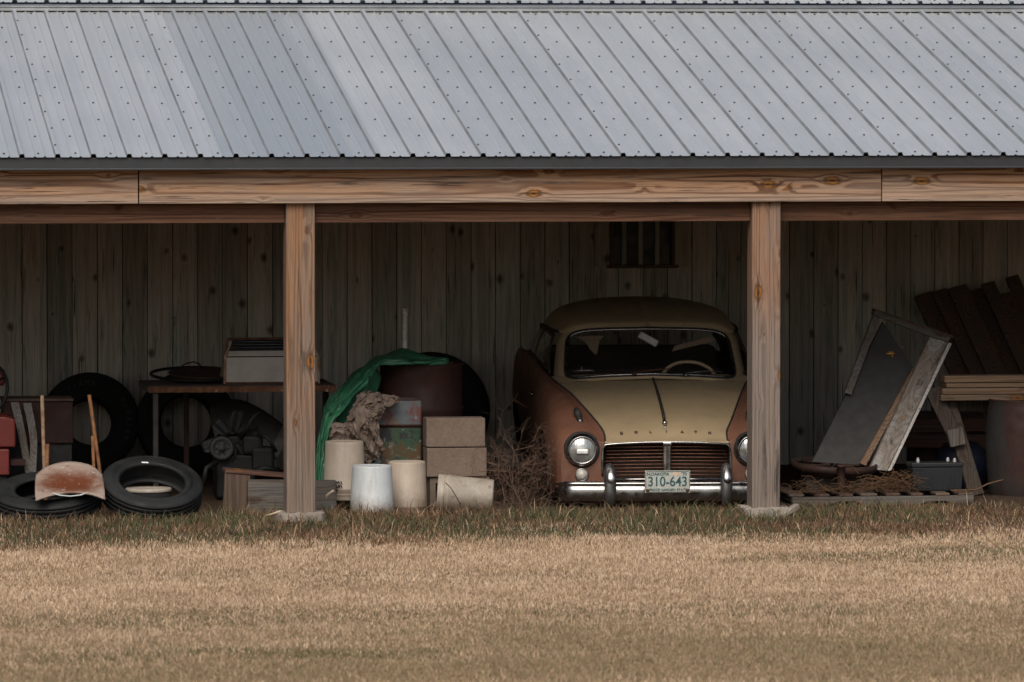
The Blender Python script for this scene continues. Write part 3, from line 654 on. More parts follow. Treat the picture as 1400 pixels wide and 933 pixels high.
def sq(a, e=7.): c, s_ = math.cos(a), math.sin(a); return math.copysign(abs(c)**(2/e), c), math.copysign(abs(s_)**(2/e), s_)
NA = 120; ang = [2*math.pi*k/NA for k in range(NA)]
ring = lambda r, rx=None, dy=0.: [wsp(sq(a)[0]*(rx or r), sq(a)[1]*r)+np.array((0, dy, 0)) for a in ang]
mb = MB(); mb.grid([ring(r) for r in (.02, .2, .4, .6, .8, .96)], wrap=True); cb(mb, 'windscreen', M['glass'])
mb = MB(); mb.tube(ring(.955, None, -.004), .0125, 8, closed=True); cb(mb, 'windscreen_seal', M['black'])
mb = MB(); mb.tube(ring(.93, .945, -.016), .0062, 8, closed=True); cb(mb, 'windscreen_trim', M['chrome'])
mb = MB(); mb.grid([ring(.95), ring(1.04, 1.03), ring(1.14, 1.11, .02)], wrap=True); cb(mb, 'windscreen_surround', M['cream'], solid=.01)
# side glass and frames
M['frame_brown'] = gm('dark_brown_frame', (.05, .026, .018), (.04, .02, .014), 5., rough=.6, bump=0)
BL = cr([(.705,1.44,.852),(.752,1.85,.908),(.760,2.4,.928),(.755,3.0,.932),(.69,3.5,.90)], 12)
TL = cr([(.648,1.80,1.126),(.660,2.1,1.136),(.670,2.5,1.14),(.660,3.0,1.115),(.615,3.38,1.045)], 12)
for sx in (-1, 1):
    G = np.array([[b*(1-k)+t*k+np.array((.018*math.sin(math.pi*k), 0, 0)) for k in np.linspace(0, 1, 9)] for b, t in zip(BL, TL)]); G[..., 0] *= sx
    isg = lambda i, j: (2 <= i < 18 or 21 <= i < 40) and 1 <= j < 7
    mb = MB(); mb.grid(G, keep=lambda i, j: not isg(i, j)); cb(mb, 'window_frame', M['frame_brown'], solid=.012)
    for a_, b_ in ((2, 18), (21, 40)):
        mb = MB(); mb.grid(G, keep=lambda i, j: a_ <= i < b_ and 1 <= j < 7); cb(mb, 'side_window', M['glass'])
    mb = MB(); mb.tube([(sx*.80, 1.62, .70), (sx*.822, 1.62, .70), (sx*.822, 1.74, .705), (sx*.80, 1.74, .705)], .008, 8); cb(mb, 'door_handle', M['chrome'])
mb = MB(); rw = np.array([[np.array((x, 3.44-.06*abs(x), 1.18-.12*abs(x)**1.5))*(1-k)+np.array((x*1.05, 3.72, .90))*k for k in np.linspace(0, 1, 5)] for x in np.linspace(-.6, .6, 17)]); mb.grid(rw); cb(mb, 'rear_window', M['glass'])
# inside
mb = MB(); mb.box((0, 2.45, .60), (1.2, .16, .5)); mb.box((0, 2.1, .42), (1.2, .5, .14)); cb(mb, 'front_seat', M['darkcloth'], bevel=.05)
mb = MB(); mb.box((0, 3.2, .72), (1.25, .16, .5)); mb.box((0, 2.95, .5), (1.25, .45, .14)); cb(mb, 'rear_seat', M['darkcloth'], bevel=.05)
mb = MB(); mb.box((0, 1.50, .70), (1.3, .2, .2)); cb(mb, 'dashboard', M['darkcloth'], bevel=.04)
Ms = Matrix.Translation((.29, 1.60, .80)) @ Matrix.Rotation(R(38), 4, 'X')
mb = MB(); mb.tube([Ms @ Vector((.19*math.cos(a), .19*math.sin(a), 0)) for a in [2*math.pi*k/40 for k in range(40)]], .0125, 8, closed=True)
sw = cb(mb, 'steering_wheel', M['ivory'])
mb = MB()
for a in (R(-20), R(200)): mb.tube([Ms @ Vector((.04*math.cos(a), .04*math.sin(a), -.02)), Ms @ Vector((.185*math.cos(a), .185*math.sin(a), 0))], .009, 6)
mb.tube([Ms @ Vector((0, 0, .01)), Ms @ Vector((0, 0, -.05)), Ms @ Vector((0, 0, -.3))], [.04, .035, .02], 12); cb(mb, 'steering_hub', M['darkcloth'], sw)
mb = MB(); mb.beam((-.055, 1.69, 1.115), (.07, 1.66, 1.045), .05, .022, (0, -1, .2)); cb(mb, 'rear_view_mirror', gm('mirror_back', (.5, .5, .5), None, rough=.4, bump=0), bevel=.008)
mb = MB(); mb.add([(-.50, 1.72, 1.10), (-.30, 1.71, 1.105), (-.335, 1.73, 1.07), (-.345, 1.75, .985), (-.36, 1.75, .97), (-.40, 1.74, 1.01), (-.43, 1.73, 1.06)], [(0, 1, 2, 3, 4, 5, 6)]); cb(mb, 'torn_headliner', M['tan'], solid=.006)
mb = MB(); mb.add([(.18, 1.76, .99), (.20, 1.76, 1.03), (.47, 1.78, 1.10), (.48, 1.78, 1.06), (.3, 1.77, 1.02)], [(0, 1, 2, 3, 4)]); cb(mb, 'visor_reflection', M['tan'], solid=.01)  # tan sheet put in for a visor's faint reflection in the windscreen
mb = MB(); mb.tube([(-.55, 1.40, .868), (-.50, 1.39, .875), (-.42, 1.37, .877), (-.39, 1.37, .870)], [.006, .012, .012, .005], 8); mb.tube([(-.48, 1.385, .88), (-.48, 1.385, .905)], [.009, .006], 8); cb(mb, 'dash_ornament', M['dullmetal'])
# wipers, mirror
for (a, b, c_) in (((-.13, 1.165, .872), (.02, 1.16, .893), (.12, 1.17, .897)), ((.23, 1.16, .868), (.36, 1.175, .88), (.50, 1.235, .872))):
    mb = MB(); mb.tube([a, b, c_], .0045, 6); mb.lathe([(.0001, .02), (.014, .016), (.018, 0)], Matrix.Translation((a[0], a[1], a[2]-.016)), 12); cb(mb, 'wiper', M['rust'] if a[0] < 0 else M['dullmetal'])
mb = MB(); mb.tube([(.66, 1.42, .855), (.68, 1.40, .87), (.725, 1.39, .878)], .005, 6); mb.lathe([(.0001, .016), (.03, .014), (.045, 0), (.045, -.004), (.0001, -.004)], Matrix.Translation((.75, 1.385, .862)) @ Matrix.Rotation(R(80), 4, 'X'), 20); cb(mb, 'side_mirror', M['chrome'])
# wheels
TY = [(.185, -.06), (.20, -.075), (.25, -.082), (.285, -.075), (.297, -.055), (.300, 0), (.297, .055), (.285, .075), (.25, .082), (.20, .075), (.185, .06)]
for sx in (-1, 1):
    for wy, wz in ((.78, .215), (3.22, .285)):
        Mw = Matrix.Translation((sx*.665, wy, wz)) @ Matrix.Rotation(R(90), 4, 'Y')
        mb = MB(); mb.lathe(TY, Mw, 40, closed=True); wh = cb(mb, 'wheel', M['rubber'])
        mb = MB(); mb.lathe([(.0001, sx*.05), (.06, sx*.055), (.12, sx*.03), (.17, sx*.045), (.19, sx*.06)], Mw, 32); cb(mb, 'rim', M['rust'], wh)
mb = MB(); mb.box((0, 2., .11), (1.1, 3.6, .04)); cb(mb, 'underbody', M['black'])
mb = MB(); mb.tube([(-.73, .02, .075), (-.5, -.03, .06), (.5, -.03, .06), (.73, .02, .075)], .018, 8); cb(mb, 'front_valance', M['darkrust'])
# ---------------------------------------------------------------- left bay
def pxsurf(rows, n=5):
    """rows of (px,py,Y) turned into a smooth surface of real points"""
    P = np.array([[tuple(at(*p)) for p in r] for r in rows]); P = np.array([cr(r, n) for r in P])
    return cr(P.reshape(len(P), -1), n).reshape(-1, P.shape[1], 3)
def rough(P, amp, fr, seed=0.):
    Q = P.copy()
    for i in range(P.shape[0]):
        for j in range(P.shape[1]):
            p = P[i, j]; Q[i, j] += np.array(mnoise.noise_vector(Vector(p*fr+seed)))*amp
    return Q
def tyre_profile(Ro, Ri, W, grooves=4):
    out = [(Ri, -W*.36), (Ri+.012, -W*.42), (Ri+(Ro-Ri)*.45, -W*.5), (Ro-.04, -W*.49), (Ro-.012, -W*.42)]
    for k in range(grooves):
        z = -W*.36+W*.72*(k+.5)/grooves; h = W*.02
        out += [(Ro, z-W*.06), (Ro, z-h), (Ro-.008, z-h*.8), (Ro-.008, z+h*.8), (Ro, z+h)]
    out += [(Ro, W*.36), (Ro-.012, W*.42), (Ro-.04, W*.49), (Ro-.06, W*.485), (Ro-.064, W*.50), (Ro-.068, W*.485), (Ri+(Ro-Ri)*.45, W*.5), (Ri+.022, W*.43), (Ri+.017, W*.445), (Ri+.012, W*.42), (Ri, W*.36)]
    ins = [(Ri+.02, W*.30), (Ri+(Ro-Ri)*.6, W*.40), (Ro-.03, W*.3), (Ro-.025, 0), (Ro-.03, -W*.3), (Ri+(Ro-Ri)*.6, -W*.40), (Ri+.02, -W*.30)]
    return out+ins
def lying_tyre(px, py, Y, Ro, Ri, W, tilt, roll, label, group):
    c = at(px, py, Y); c.z = Ro*math.sin(R(tilt))+W/2*math.cos(R(tilt))-.035
    Mx = Matrix.Translation(c) @ Matrix.Rotation(R(roll), 4, 'Y') @ Matrix.Rotation(R(tilt), 4, 'X')
    mb = MB(); mb.lathe(tyre_profile(Ro, Ri, W), Mx, 72, closed=True)
    o = mb.build('car_tyre', M['rubber'], None, loc=c); tag(o, label, 'tyre', group); return o, Mx
GT = 'car tyres lying on the grass'
t1, M1 = lying_tyre(65, 676, .30, .355, .205, .165, 16, -3, 'black car tyre lying under the rusty white seat pan', GT)
t2, M2 = lying_tyre(207.5, 668, .26, .332, .212, .175, 27, 3, 'black car tyre lying tilted with a white lid showing through its hole', GT)
mb = MB(); mb.box(M2 @ Vector((-.04, .222, .078)), (.045, .012, .003), M2.to_3x3()); mb.build('paper_tag', gm('white_tag', (.75, .75, .75), None, rough=.7, bump=0), t2)
c = on_ground(203, .36); c.z = 0; lz = at(203, 667, .36).z
cn = thing('lidded_can', 'dark can with a round white lid standing inside the tilted tyre', 'can', c)
mb = MB(); mb.lathe([(.0001, .0), (.145, .0), (.148, .01), (.148, lz-.02), (.0001, lz-.02)], Matrix.Translation(c), 40); mb.build('can_body', M['rubber2'], cn)
mb = MB(); mb.lathe([(.152, lz-.022), (.154, lz-.012), (.148, lz), (.135, lz-.004), (.0001, lz-.004)], Matrix.Translation(c), 40); mb.build('lid', M['dirty_plastic'], cn)
# seat pan
rows = [[(49, 649, .32), (66, 637, .38), (95, 631, .42), (124, 636, .38), (140, 648, .32)],
        [(48, 660, .16), (68, 651, .24), (96, 647, .28), (125, 650, .24), (142, 660, .16)],
        [(48, 672, -.02), (70, 664, .10), (96, 661, .14), (124, 664, .10), (143, 670, -.02)],
        [(49, 683, -.16), (70, 676, -.06), (96, 672, -.02), (122, 674, -.06), (143.5, 681, -.16)],
        [(50, 685, -.17), (70, 678.5, -.075), (96, 674.5, -.035), (122, 676.5, -.075), (143, 683, -.17)]]
P = pxsurf(rows, 6)
def seat_mat():
    t = NT('rusty_white_seat'); P_ = t.n('ShaderNodeTexCoord').outputs['Object']
    d = t.V('LENGTH', t.V('MULTIPLY', P_, (3.0, 3.4, 0.)))
    n_ = t.noise(P_, 9., 5., .65); f = t.mr(t.M('ADD', d, t.M('MULTIPLY', t.M('SUBTRACT', n_, .5), .8)), .30, .92)
    c_ = t.mix(f, (.115, .032, .011), (.29, .225, .185)); ch = t.mr(t.noise(P_, 26., 4., .7), .63, .67)
    c_ = t.mix(ch, c_, (.40, .35, .31)); c_ = t.mix(t.mr(t.noise(P_, 14., 5., .7), .6, .72), c_, (.17, .07, .04)); t.bump(t.noise(P_, 40., 4.), .3, .004)
    return t.done(c_, .6)
sc_ = P[P.shape[0]//2, P.shape[1]//2]
mb = MB(); mb.grid(P); o = mb.build('seat_pan', seat_mat(), None, loc=(sc_[0], sc_[1]+.0, sc_[2]), solid=.012); tag(o, 'curved white metal seat pan with a rusty middle lying on the tyre', 'seat')
mb = MB(); mb.tube([at(x, y, -.06) for x, y in [(72, 674.5), (82, 677.5), (96, 678.8), (110, 677.2), (120, 673.5)]], .005, 6); mb.build('wire_rim', M['white_plastic'], o)
# stakes behind the tyre
for (a, b, r, mt, lab) in (((57.5, 541), (60.5, 640), .0125, 'rodpale', 'tall pale rusty iron rod standing left behind the seat pan'), ((122, 540), (136, 640), .0125, 'rod', 'tall orange rusty iron rod leaning behind the seat pan'),
                      ((65, 607), (64, 645), .013, 'rod', 'short rusty rod beside the tall pale rod'), ((126.5, 596), (128.5, 645), .011, 'rod', 'short rusty rod beside the leaning orange rod')):
    if 'rod' not in M:
        M['rod'] = gm('orange_rust_rod', (.27, .125, .05), (.15, .06, .025), 14., rough=.85, bump=.3); M['rodpale'] = gm('pale_rust_rod', (.33, .23, .15), (.2, .11, .055), 14., rough=.85, bump=.3)
    A = at(*a, 1.24); B = at(*b, 1.24); d = (B-A)/(B-A).length; B = A+d*((A.z+.03)/-d.z)
    mb = MB(); mb.tube([A, (A+B)/2, B], r, 8); o = mb.build('iron_rod', M[mt], None, loc=B); tag(o, lab, 'rod', 'iron rods behind the seat pan')
# red machine cut by the frame edge
o0 = on_ground(-30, 1.7); rm = thing('farm_machine', 'red painted farm machine with a spoked wheel at the left edge of the shed', 'machine', o0)
def pbox(mb, x0, y0, x1, y1, Y, dep, mi=0):
    a = at(x0, y0, Y); b = at(x1, y1, Y); mb.box(((a.x+b.x)/2, Y+dep/2, (a.z+b.z)/2), (abs(b.x-a.x), dep, abs(a.z-b.z)), None, mi); return mb
mb = MB()
f = [at(-70, 570, 1.5), at(8, 570, 1.5), at(21, 574, 1.5), at(21.5, 612, 1.5), at(-70, 612, 1.5)]
mb.add(f+[p+Vector((0, .5, 0)) for p in f], [(0, 1, 2, 3, 4), (5, 6, 7, 8, 9)]+[(i, (i+1) % 5, 5+(i+1) % 5, 5+i) for i in range(5)]); mb.build('hood_panel', M['red'], rm, bevel=.012)
pbox(MB(), -60, 615, 13, 650, 1.48, .45).build('lower_panel', M['red'], rm, bevel=.01)
pbox(MB(), -60, 651, 10, 684, 1.52, .4).build('machine_base', M['black'], rm, bevel=.01)
pbox(MB(), 14, 629, 35, 637, 1.55, .3).build('side_step', M['darkred'], rm, bevel=.006)
c = at(-30, 530, 1.95); Mx = Matrix.Translation(c) @ Matrix.Rotation(R(80), 4, 'X')
mb = MB(); mb.tube([Mx @ Vector((.2*math.cos(a), .2*math.sin(a), 0)) for a in [2*math.pi*k/40 for k in range(40)]], .012, 8, closed=True); wh = mb.build('steering_ring', M['darkmetal'], rm)
mb = MB()
for a in (R(20), R(140), R(260)): mb.tube([Mx @ Vector((0, 0, 0)), Mx @ Vector((.2*math.cos(a), .2*math.sin(a), 0))], .009, 6)
mb.tube([Mx @ Vector((0, 0, .02)), Mx @ Vector((0, 0, -.1)), Vector((c.x, 1.95, .5))], .025, 10); mb.build('steering_spokes', M['darkmetal'], wh)
mb = MB(); pbox(mb, -40, 505, 7, 528, 2.02, .1); mb.build('red_tank', M['red'], rm, bevel=.02)
# dark red cabinet and two grey slats leaning on it
a = at(5, 547, 2.0); b = at(100, 606, 2.0); cab = thing('dark_cabinet', 'dark red panel sided cabinet behind the two iron rods', 'cabinet', on_ground(52, 2.1))
pbox(MB(), 5, 549, 100, 606, 2.0, .35).build('side_panel', M['darkred'], cab, bevel=.006)
pbox(MB(), 3, 546, 101, 548.6, 1.98, .39).build('cabinet_top', M['plank'], cab, bevel=.004)
bb = at(7, 606.6, 2.02); ee = at(98, 606.6, 2.02); mb = MB(); mb.box(((bb.x+ee.x)/2, 2.19, bb.z/2), (ee.x-bb.x, .32, bb.z)); mb.build('cabinet_base', M['black'], cab)
for (pts, lab) in (([(20, 550), (27, 580), (33, 610), (38, 640)], 'left bent grey wooden slat leaning on the dark red cabinet'), ([(37, 551), (43, 580), (46, 605), (45, 640)], 'right bent grey wooden slat leaning on the dark red cabinet')):
    mb = MB(); q = cr([tuple(at(x, y, 1.9-.25*(y-550)/90)) for x, y in pts], 5); q = np.concatenate([q, [q[-1]+(q[-1]-q[-2])*3.0]])
    wd = np.linspace(.028, .022, len(q)); rr = [[(p[0]-w_, p[1], p[2]), (p[0]+w_, p[1], p[2]), (p[0]+w_, p[1]+.014, p[2]), (p[0]-w_, p[1]+.014, p[2])] for p, w_ in zip(q, wd)]
    mb.grid(rr, wrap=True, smooth=False); mb.add(rr[0], [(0, 1, 2, 3)]); o = mb.build('grey_strip', M['greyboard_z'], None, loc=q[-1]); tag(o, lab, 'slat', 'grey wooden slats')
# tractor tyres against the wall
def standing_tyre(px, py, Y, Ro, Ri, W, label, tilt=82, letters=()):
    c = at(px, py, Y); c.z = Ro*math.sin(R(tilt))+.02
    Mx = Matrix.Translation(c) @ Matrix.Rotation(R(tilt), 4, 'X')
    mb = MB(); mb.lathe(tyre_profile(Ro, Ri, W, 3), Mx, 72, closed=True); o = mb.build('tractor_tyre', M['rubber2'], None, loc=c); tag(o, label, 'tyre', 'big tyres against the back wall')
    rr = (Ro+Ri)/2+.02
    for a0, s_ in letters:
        for k, ch in enumerate(s_):
            a = R(a0-k*9.5); Ml = Matrix.Translation(-c) @ Mx @ Matrix.Translation((rr*math.cos(a), rr*math.sin(a), W*.5)) @ Matrix.Rotation(a-math.pi/2, 4, 'Z')
            text('sidewall_letter', ch, .05, M['sideletter'], o, Ml, .002, .0)
    return o
M['sideletter'] = gm('raised_rubber', (.028, .027, .025), None, rough=.8, bump=0)
standing_tyre(122, 580, 4.62, .362, .165, .24, 'big black tyre with faint sidewall lettering leaning on the wall behind the iron rods', letters=((122, 'IIXMX'), (32, 'KLEBIIR')))
standing_tyre(254, 585, 4.62, .362, .19, .24, 'big black tyre leaning on the wall behind the rusty table legs')
standing_tyre(588, 567, 4.55, .43, .22, .28, 'big black tyre leaning on the wall behind the brown steel drum')
# table
tb = thing('old_table', 'old rusty edged table with flaked top carrying the white bread box', 'table', on_ground(332, 2.6))
TZ = at(300, 533.5, 2.2).z; xa, xb = at(203, 530, 2.2).x, at(460, 530, 2.2).x
n = 60; edge = [(xa+(xb-xa)*i/n, 2.2+.006*fbm(i*.7, 1, 2)) for i in range(n+1)]
mb = MB(); mb.box(((xa+xb)/2, 2.62, TZ+.017), (xb-xa-.01, .80, .024)); mb.build('table_top', gm('table_top_grime', (.085, .062, .05), (.05, .037, .03), 7., rough=.8, bump=.2), tb, bevel=.004)
mb = MB(); vs = []
for x, y in edge: vs += [(x, y-.006, TZ-.014-.006*abs(fbm(x*14, 3, 1))), (x, y-.006, TZ+.024+.002*fbm(x*9, 1, 1)), (x, y+.012, TZ+.026), (x, y+.012, TZ-.012)]
mb.add(vs, [(4*i+k, 4*i+(k+1) % 4, 4*i+4+(k+1) % 4, 4*i+4+k) for i in range(n) for k in range(4)]+[(0, 1, 2, 3), (4*n, 4*n+1, 4*n+2, 4*n+3)])
mb.build('table_rim', M['rustedge'] if False else gm('flaked_rust_rim', (.17, .072, .03), (.09, .035, .018), 16., rough=.85, bump=.4, spots=[(13, (.34, .27, .21), .60, .66)], stretch=(1, 1, .6)), tb)
for sx, yy in ((xb-.004, 2.62), (xa+.004, 2.62)):
    mb = MB(); mb.box((sx, yy, TZ+.006), (.014, .80, .04)); mb.build('table_rim', M['greyboard'], tb, bevel=.003)
for px, Y, wd, mt in ((213, 2.24, .036, 'doorgrey'), (255, 2.94, .036, 'darkrust'), (424, 2.24, .036, 'doorgrey'), (446, 2.94, .036, 'darkrust')):
    g_ = on_ground(px, Y); mb = MB(); mb.box((g_.x, Y, (TZ+.004)/2-.01), (wd, wd, TZ-.012)); mb.build('leg', M[mt], tb, bevel=.004)
# round pan and ring on the table
c = at(268, 509, 2.72); c.z = TZ+.075; Mx = Matrix.Translation(c) @ Matrix.Rotation(R(6), 4, 'X')
mb = MB(); mb.lathe([(.0001, -.012), (.2, -.014), (.235, .0), (.25, .02), (.245, .024), (.23, .006), (.0001, -.004)], Mx @ Matrix.Translation((.055, 0, 0)), 48)
o = mb.build('round_pan', M['darkrust'], None, loc=c); tag(o, 'wide round rusty pan with a rim ring lying on the table', 'pan')
mb = MB(); mb.tube([Mx @ Vector((.315*math.cos(a), .30*math.sin(a), .01)) for a in [2*math.pi*k/56 for k in range(56)]], .011, 8, closed=True); mb.build('rim_ring', M['darkmetal'], o)
mb = MB(); mb.tube([Mx @ Vector((x, .2, z)) for x, z in ((-.10, .02), (-.06, .05), (.0, .065), (.04, .05), (.06, .015))], .005, 6); mb.build('pan_handle', M['darkmetal'], o)
# bread box
c = on_ground(371, 2.55); bb_ = thing('bread_box', 'white roll-top bread box with rusty edges standing on the table', 'bread box', (c.x, 2.55, TZ+.03))
x0, x1 = at(306, 520, 2.42).x, at(437, 520, 2.42).x; W_ = x1-x0; z0 = TZ+.03; k_ = 1/197.
pr = [(2.42, 0., 0.), (2.42, 37*k_, .0), (2.425, 40*k_, .012), (2.44, 45*k_, .02), (2.455, 46*k_, .024), (2.50, 57*k_, .045), (2.54, 60*k_, .055), (2.78, 60*k_, .055), (2.80, 0., 0.)]
def strip(i0, i1, name, mt, inset=.016, out=0.):
    mb = MB(); mb.grid([[(x0+s+inset, y-out, z0+z), (x1-s-inset, y-out, z0+z)] for y, z, s in pr[i0:i1+1]], smooth=False); return mb.build(name, mt, bb_, solid=.006)
mb = MB(); mb.tube([(x0+.02, 2.417, z0+37*k_), (x1-.02, 2.417, z0+37*k_)], .004, 6); mb.build('lid_seam', M['darkrust'], bb_)
strip(0, 1, 'front_panel', M['whitepaint']); strip(1, 3, 'roll_lid', M['whitepaint']); strip(6, 8, 'back_panel', M['darkrust'])
for k in range(4):
    mb = MB(); a, b = k/4, (k+.86)/4; A, B = np.array(pr[3]), np.array(pr[6]); q0, q1 = A+(B-A)*a, A+(B-A)*b
    mb.grid([[(x0+q[2]+.016, q[0]-o_, z0+q[1]), (x1-q[2]-.016, q[0]-o_, z0+q[1])] for q, o_ in ((q0, .004), ((q0+q1)/2, .009), (q1, .004))]); mb.build('slat', M['darkslat'], bb_, solid=.008)
mb = MB(); A = np.array(pr[3]); mb.grid([[(x0+.04, 2.47, z0+.2), (x1-.04, 2.47, z0+.2)], [(x0+.06, 2.56, z0+.29), (x1-.06, 2.56, z0+.29)]]); mb.build('inner_lining', M['black'], bb_)
for side in (0, 1):
    mb = MB(); f = [((x0+s if side == 0 else x1-s), y-.006, z0+z) for y, z, s in pr]; g2 = [(x+(.018 if side == 0 else -.018), y, z) for x, y, z in f]; m_ = len(f)
    mb.add(f+g2, [tuple(range(m_)), tuple(range(m_, 2*m_))]+[(i, (i+1) % m_, m_+(i+1) % m_, m_+i) for i in range(m_)]); mb.build('end_panel', M['rustedge'], bb_)
mb = MB(); mb.box(((x0+x1)/2, 2.417, z0+.006), (W_-.02, .012, .012)); mb.box(((x0+x1)/2, 2.53, z0+60*k_+.003), (W_-.12, .03, .012)); mb.build('edge_strip', M['rust'], bb_)
# pale cowl panel below the table
rows = [[(288, 556, 3.2), (322, 546, 3.25), (355, 558, 3.2), (392, 584, 3.1)], [(288, 575, 3.0), (320, 570, 3.02), (352, 580, 3.), (388, 598, 2.9)], [(296, 606, 2.9), (322, 600, 2.92), (350, 604, 2.85), (380, 616, 2.8)], [(300, 640, 2.85), (322, 640, 2.86), (350, 640, 2.8), (378, 640, 2.75)]]
mb = MB(); mb.grid(pxsurf(rows)); o = mb.build('engine_cowl', M['cowlgrey'], None, loc=on_ground(335, 2.9), solid=.01); tag(o, 'pale dented sheet metal cowl leaning under the table', 'cowl')
mb = MB(); mb.beam(at(392, 586, 2.98), at(374, 622, 2.7), .07, .02, (0, -1, .3)); mb.build('folded_edge', gm('pale_edge', (.19, .185, .165), (.14, .13, .12), 6., rough=.6), o)
# old engine with fan
g_ = on_ground(318, 2.05); en = thing('old_engine', 'old dark engine with a round pulley and fan blades under the table', 'engine', g_)
c = at(303, 613, 1.9); Mx = Matrix.Translation(c) @ Matrix.Rotation(R(90), 4, 'X')
mb = MB(); mb.lathe([(.0001, .03), (.02, .03), (.024, .012), (.055, .012), (.06, .02), (.078, .02), (.083, .008), (.078, -.01), (.083, -.03), (.0001, -.03)], Mx, 32)
for k in range(6): mb.lathe([(.0001, .02), (.008, .018), (.008, 0)], Mx @ Matrix.Translation((.04*math.cos(k*1.05), .04*math.sin(k*1.05), .0)), 8)
mb.build('pulley', M['cowlgrey'] if False else gm('pulley_metal', (.027, .026, .025), (.018, .017, .016), 14., rough=.7, bump=.3), en)
fc = at(318, 600, 2.0); Mf = Matrix.Translation(fc) @ Matrix.Rotation(R(82), 4, 'X')
for k in range(6):
    a = k*math.pi/3+.3; mb = MB(); rr = []
    for t in np.linspace(0, 1, 7):
        r_ = .04+(.15+.03*math.sin(k*2.7))*t; wv = .025+.028*math.sin(t*2.9); tw = .5-.2*t
        d_ = Vector((math.cos(a), math.sin(a), 0)); s_ = Vector((-math.sin(a), math.cos(a), 0))
        rr.append([Mf @ (d_*r_+(s_*math.cos(tw)+Vector((0, 0, 1))*math.sin(tw))*wv*u_+Vector((0, 0, .02*u_*u_))) for u_ in (-1, -.4, .3, 1)])
    mb.grid(rr); mb.build('fan_blade', M['darkmetal'], en, solid=.005)
mb = MB(); pbox(mb, 296, 622, 350, 682, 1.95, .3); pbox(mb, 300, 596, 338, 640, 2.03, .25); mb.build('engine_block', M['darkmetal'], en, bevel=.02)
mb = MB(); pbox(mb, 332, 596, 360, 622, 1.92, .14); pbox(mb, 345, 612, 376, 646, 1.90, .2); mb.build('gear_housing', M['darkmetal'], en, bevel=.025)
mb = MB(); mb.tube([at(352, 594, 1.9), at(366, 598, 1.85), at(378, 618, 1.85)], .012, 8); mb.build('engine_pipe', M['darkmetal'], en)
mb = MB(); mb.tube([at(330, 600, 1.95), at(338, 585, 1.9), at(345, 572, 1.9), at(356, 563, 1.92)], .013, 8); mb.build('engine_pipe', M['darkmetal'], en)
mb = MB(); mb.tube([at(296, 632, 1.85), at(282, 640, 1.8), at(278, 664, 1.8)], .02, 8); mb.build('engine_pipe', M['darkmetal'], en)
mb = MB(); mb.tube([at(346, 646, 1.8), at(362, 640, 1.78), at(382, 644, 1.8)], .022, 8); mb.build('exhaust_pipe', M['darkmetal'], en)
# boxes and timber by the post
g_ = on_ground(330, 1.25); bx = thing('wooden_crate', 'low brown wooden crate with a red-brown board top beside the left post', 'crate', g_)
mb = MB(); A = at(306, 645, 1.05); B = at(341, 690, 1.05); mb.box(((A.x+B.x)/2, 1.06, A.z/2-.01), (B.x-A.x, .022, A.z+.01), Matrix.Rotation(R(3), 3, 'Y')); mb.build('crate_side', M['plank'] if False else wood('crate_side_wood', 2, (.11, .072, .05), (.065, .042, .03), (.09, .075, .065), .5, .5, .012), bx, bevel=.003)
mb = MB(); a = at(308, 644, 1.06); b = at(400, 652, 1.06); mb.beam(a+Vector((0, .1, .0)), b+Vector((0, .1, .0)), .022, .24, (0, -1, 0)); mb.build('crate_top', wood('red_brown_board', 0, (.12, .058, .04), (.06, .028, .02), (.09, .07, .06), .4, .4, .01), bx, bevel=.003)
mb = MB(); mb.box((b.x-.02, 1.16, b.z/2-.01), (.03, .22, b.z-.01)); mb.build('crate_side', M['plank'], bx)
A = at(339, 657, .72); B = at(460, 664, .72); mb = MB(); mb.box(((A.x+B.x)/2, .78, A.z/2-.01), (B.x-A.x, .10, A.z+.01), Matrix.Rotation(R(.8), 3, 'Y')); o = mb.build('grey_timber', M['greyboard'], None, loc=((A.x+B.x)/2, .78, 0), bevel=.006); tag(o, 'short grey weathered timber lying on edge behind the left post', 'timber')

# ---------------------------------------------------------------- middle bay
g_ = on_ground(576, 2.2); dr = thing('steel_drum', 'brown-red steel drum under the green tarp', 'drum', g_)
c = Vector((g_.x, 2.2, 0)); DZ = at(576, 499, 1.91).z
mb = MB(); pf = [(.0001, 0), (.285, 0), (.292, .005), (.292, .02), (.286, .03)]
for zz in (.31, .61): pf += [(.286, zz-.02), (.296, zz), (.286, zz+.02)]
pf += [(.286, DZ-.03), (.293, DZ-.015), (.293, DZ), (.284, DZ), (.28, DZ-.015), (.0001, DZ-.015)]
mb.lathe(pf, Matrix.Translation(c), 64); mb.build('drum_body', M['drum'], dr)
mb = MB(); mb.lathe([(.0001, .02), (.025, .02), (.03, .0)], Matrix.Translation((c.x+.18, 2.1, DZ-.015)), 16); mb.build('drum_bung', M['rust'], dr)
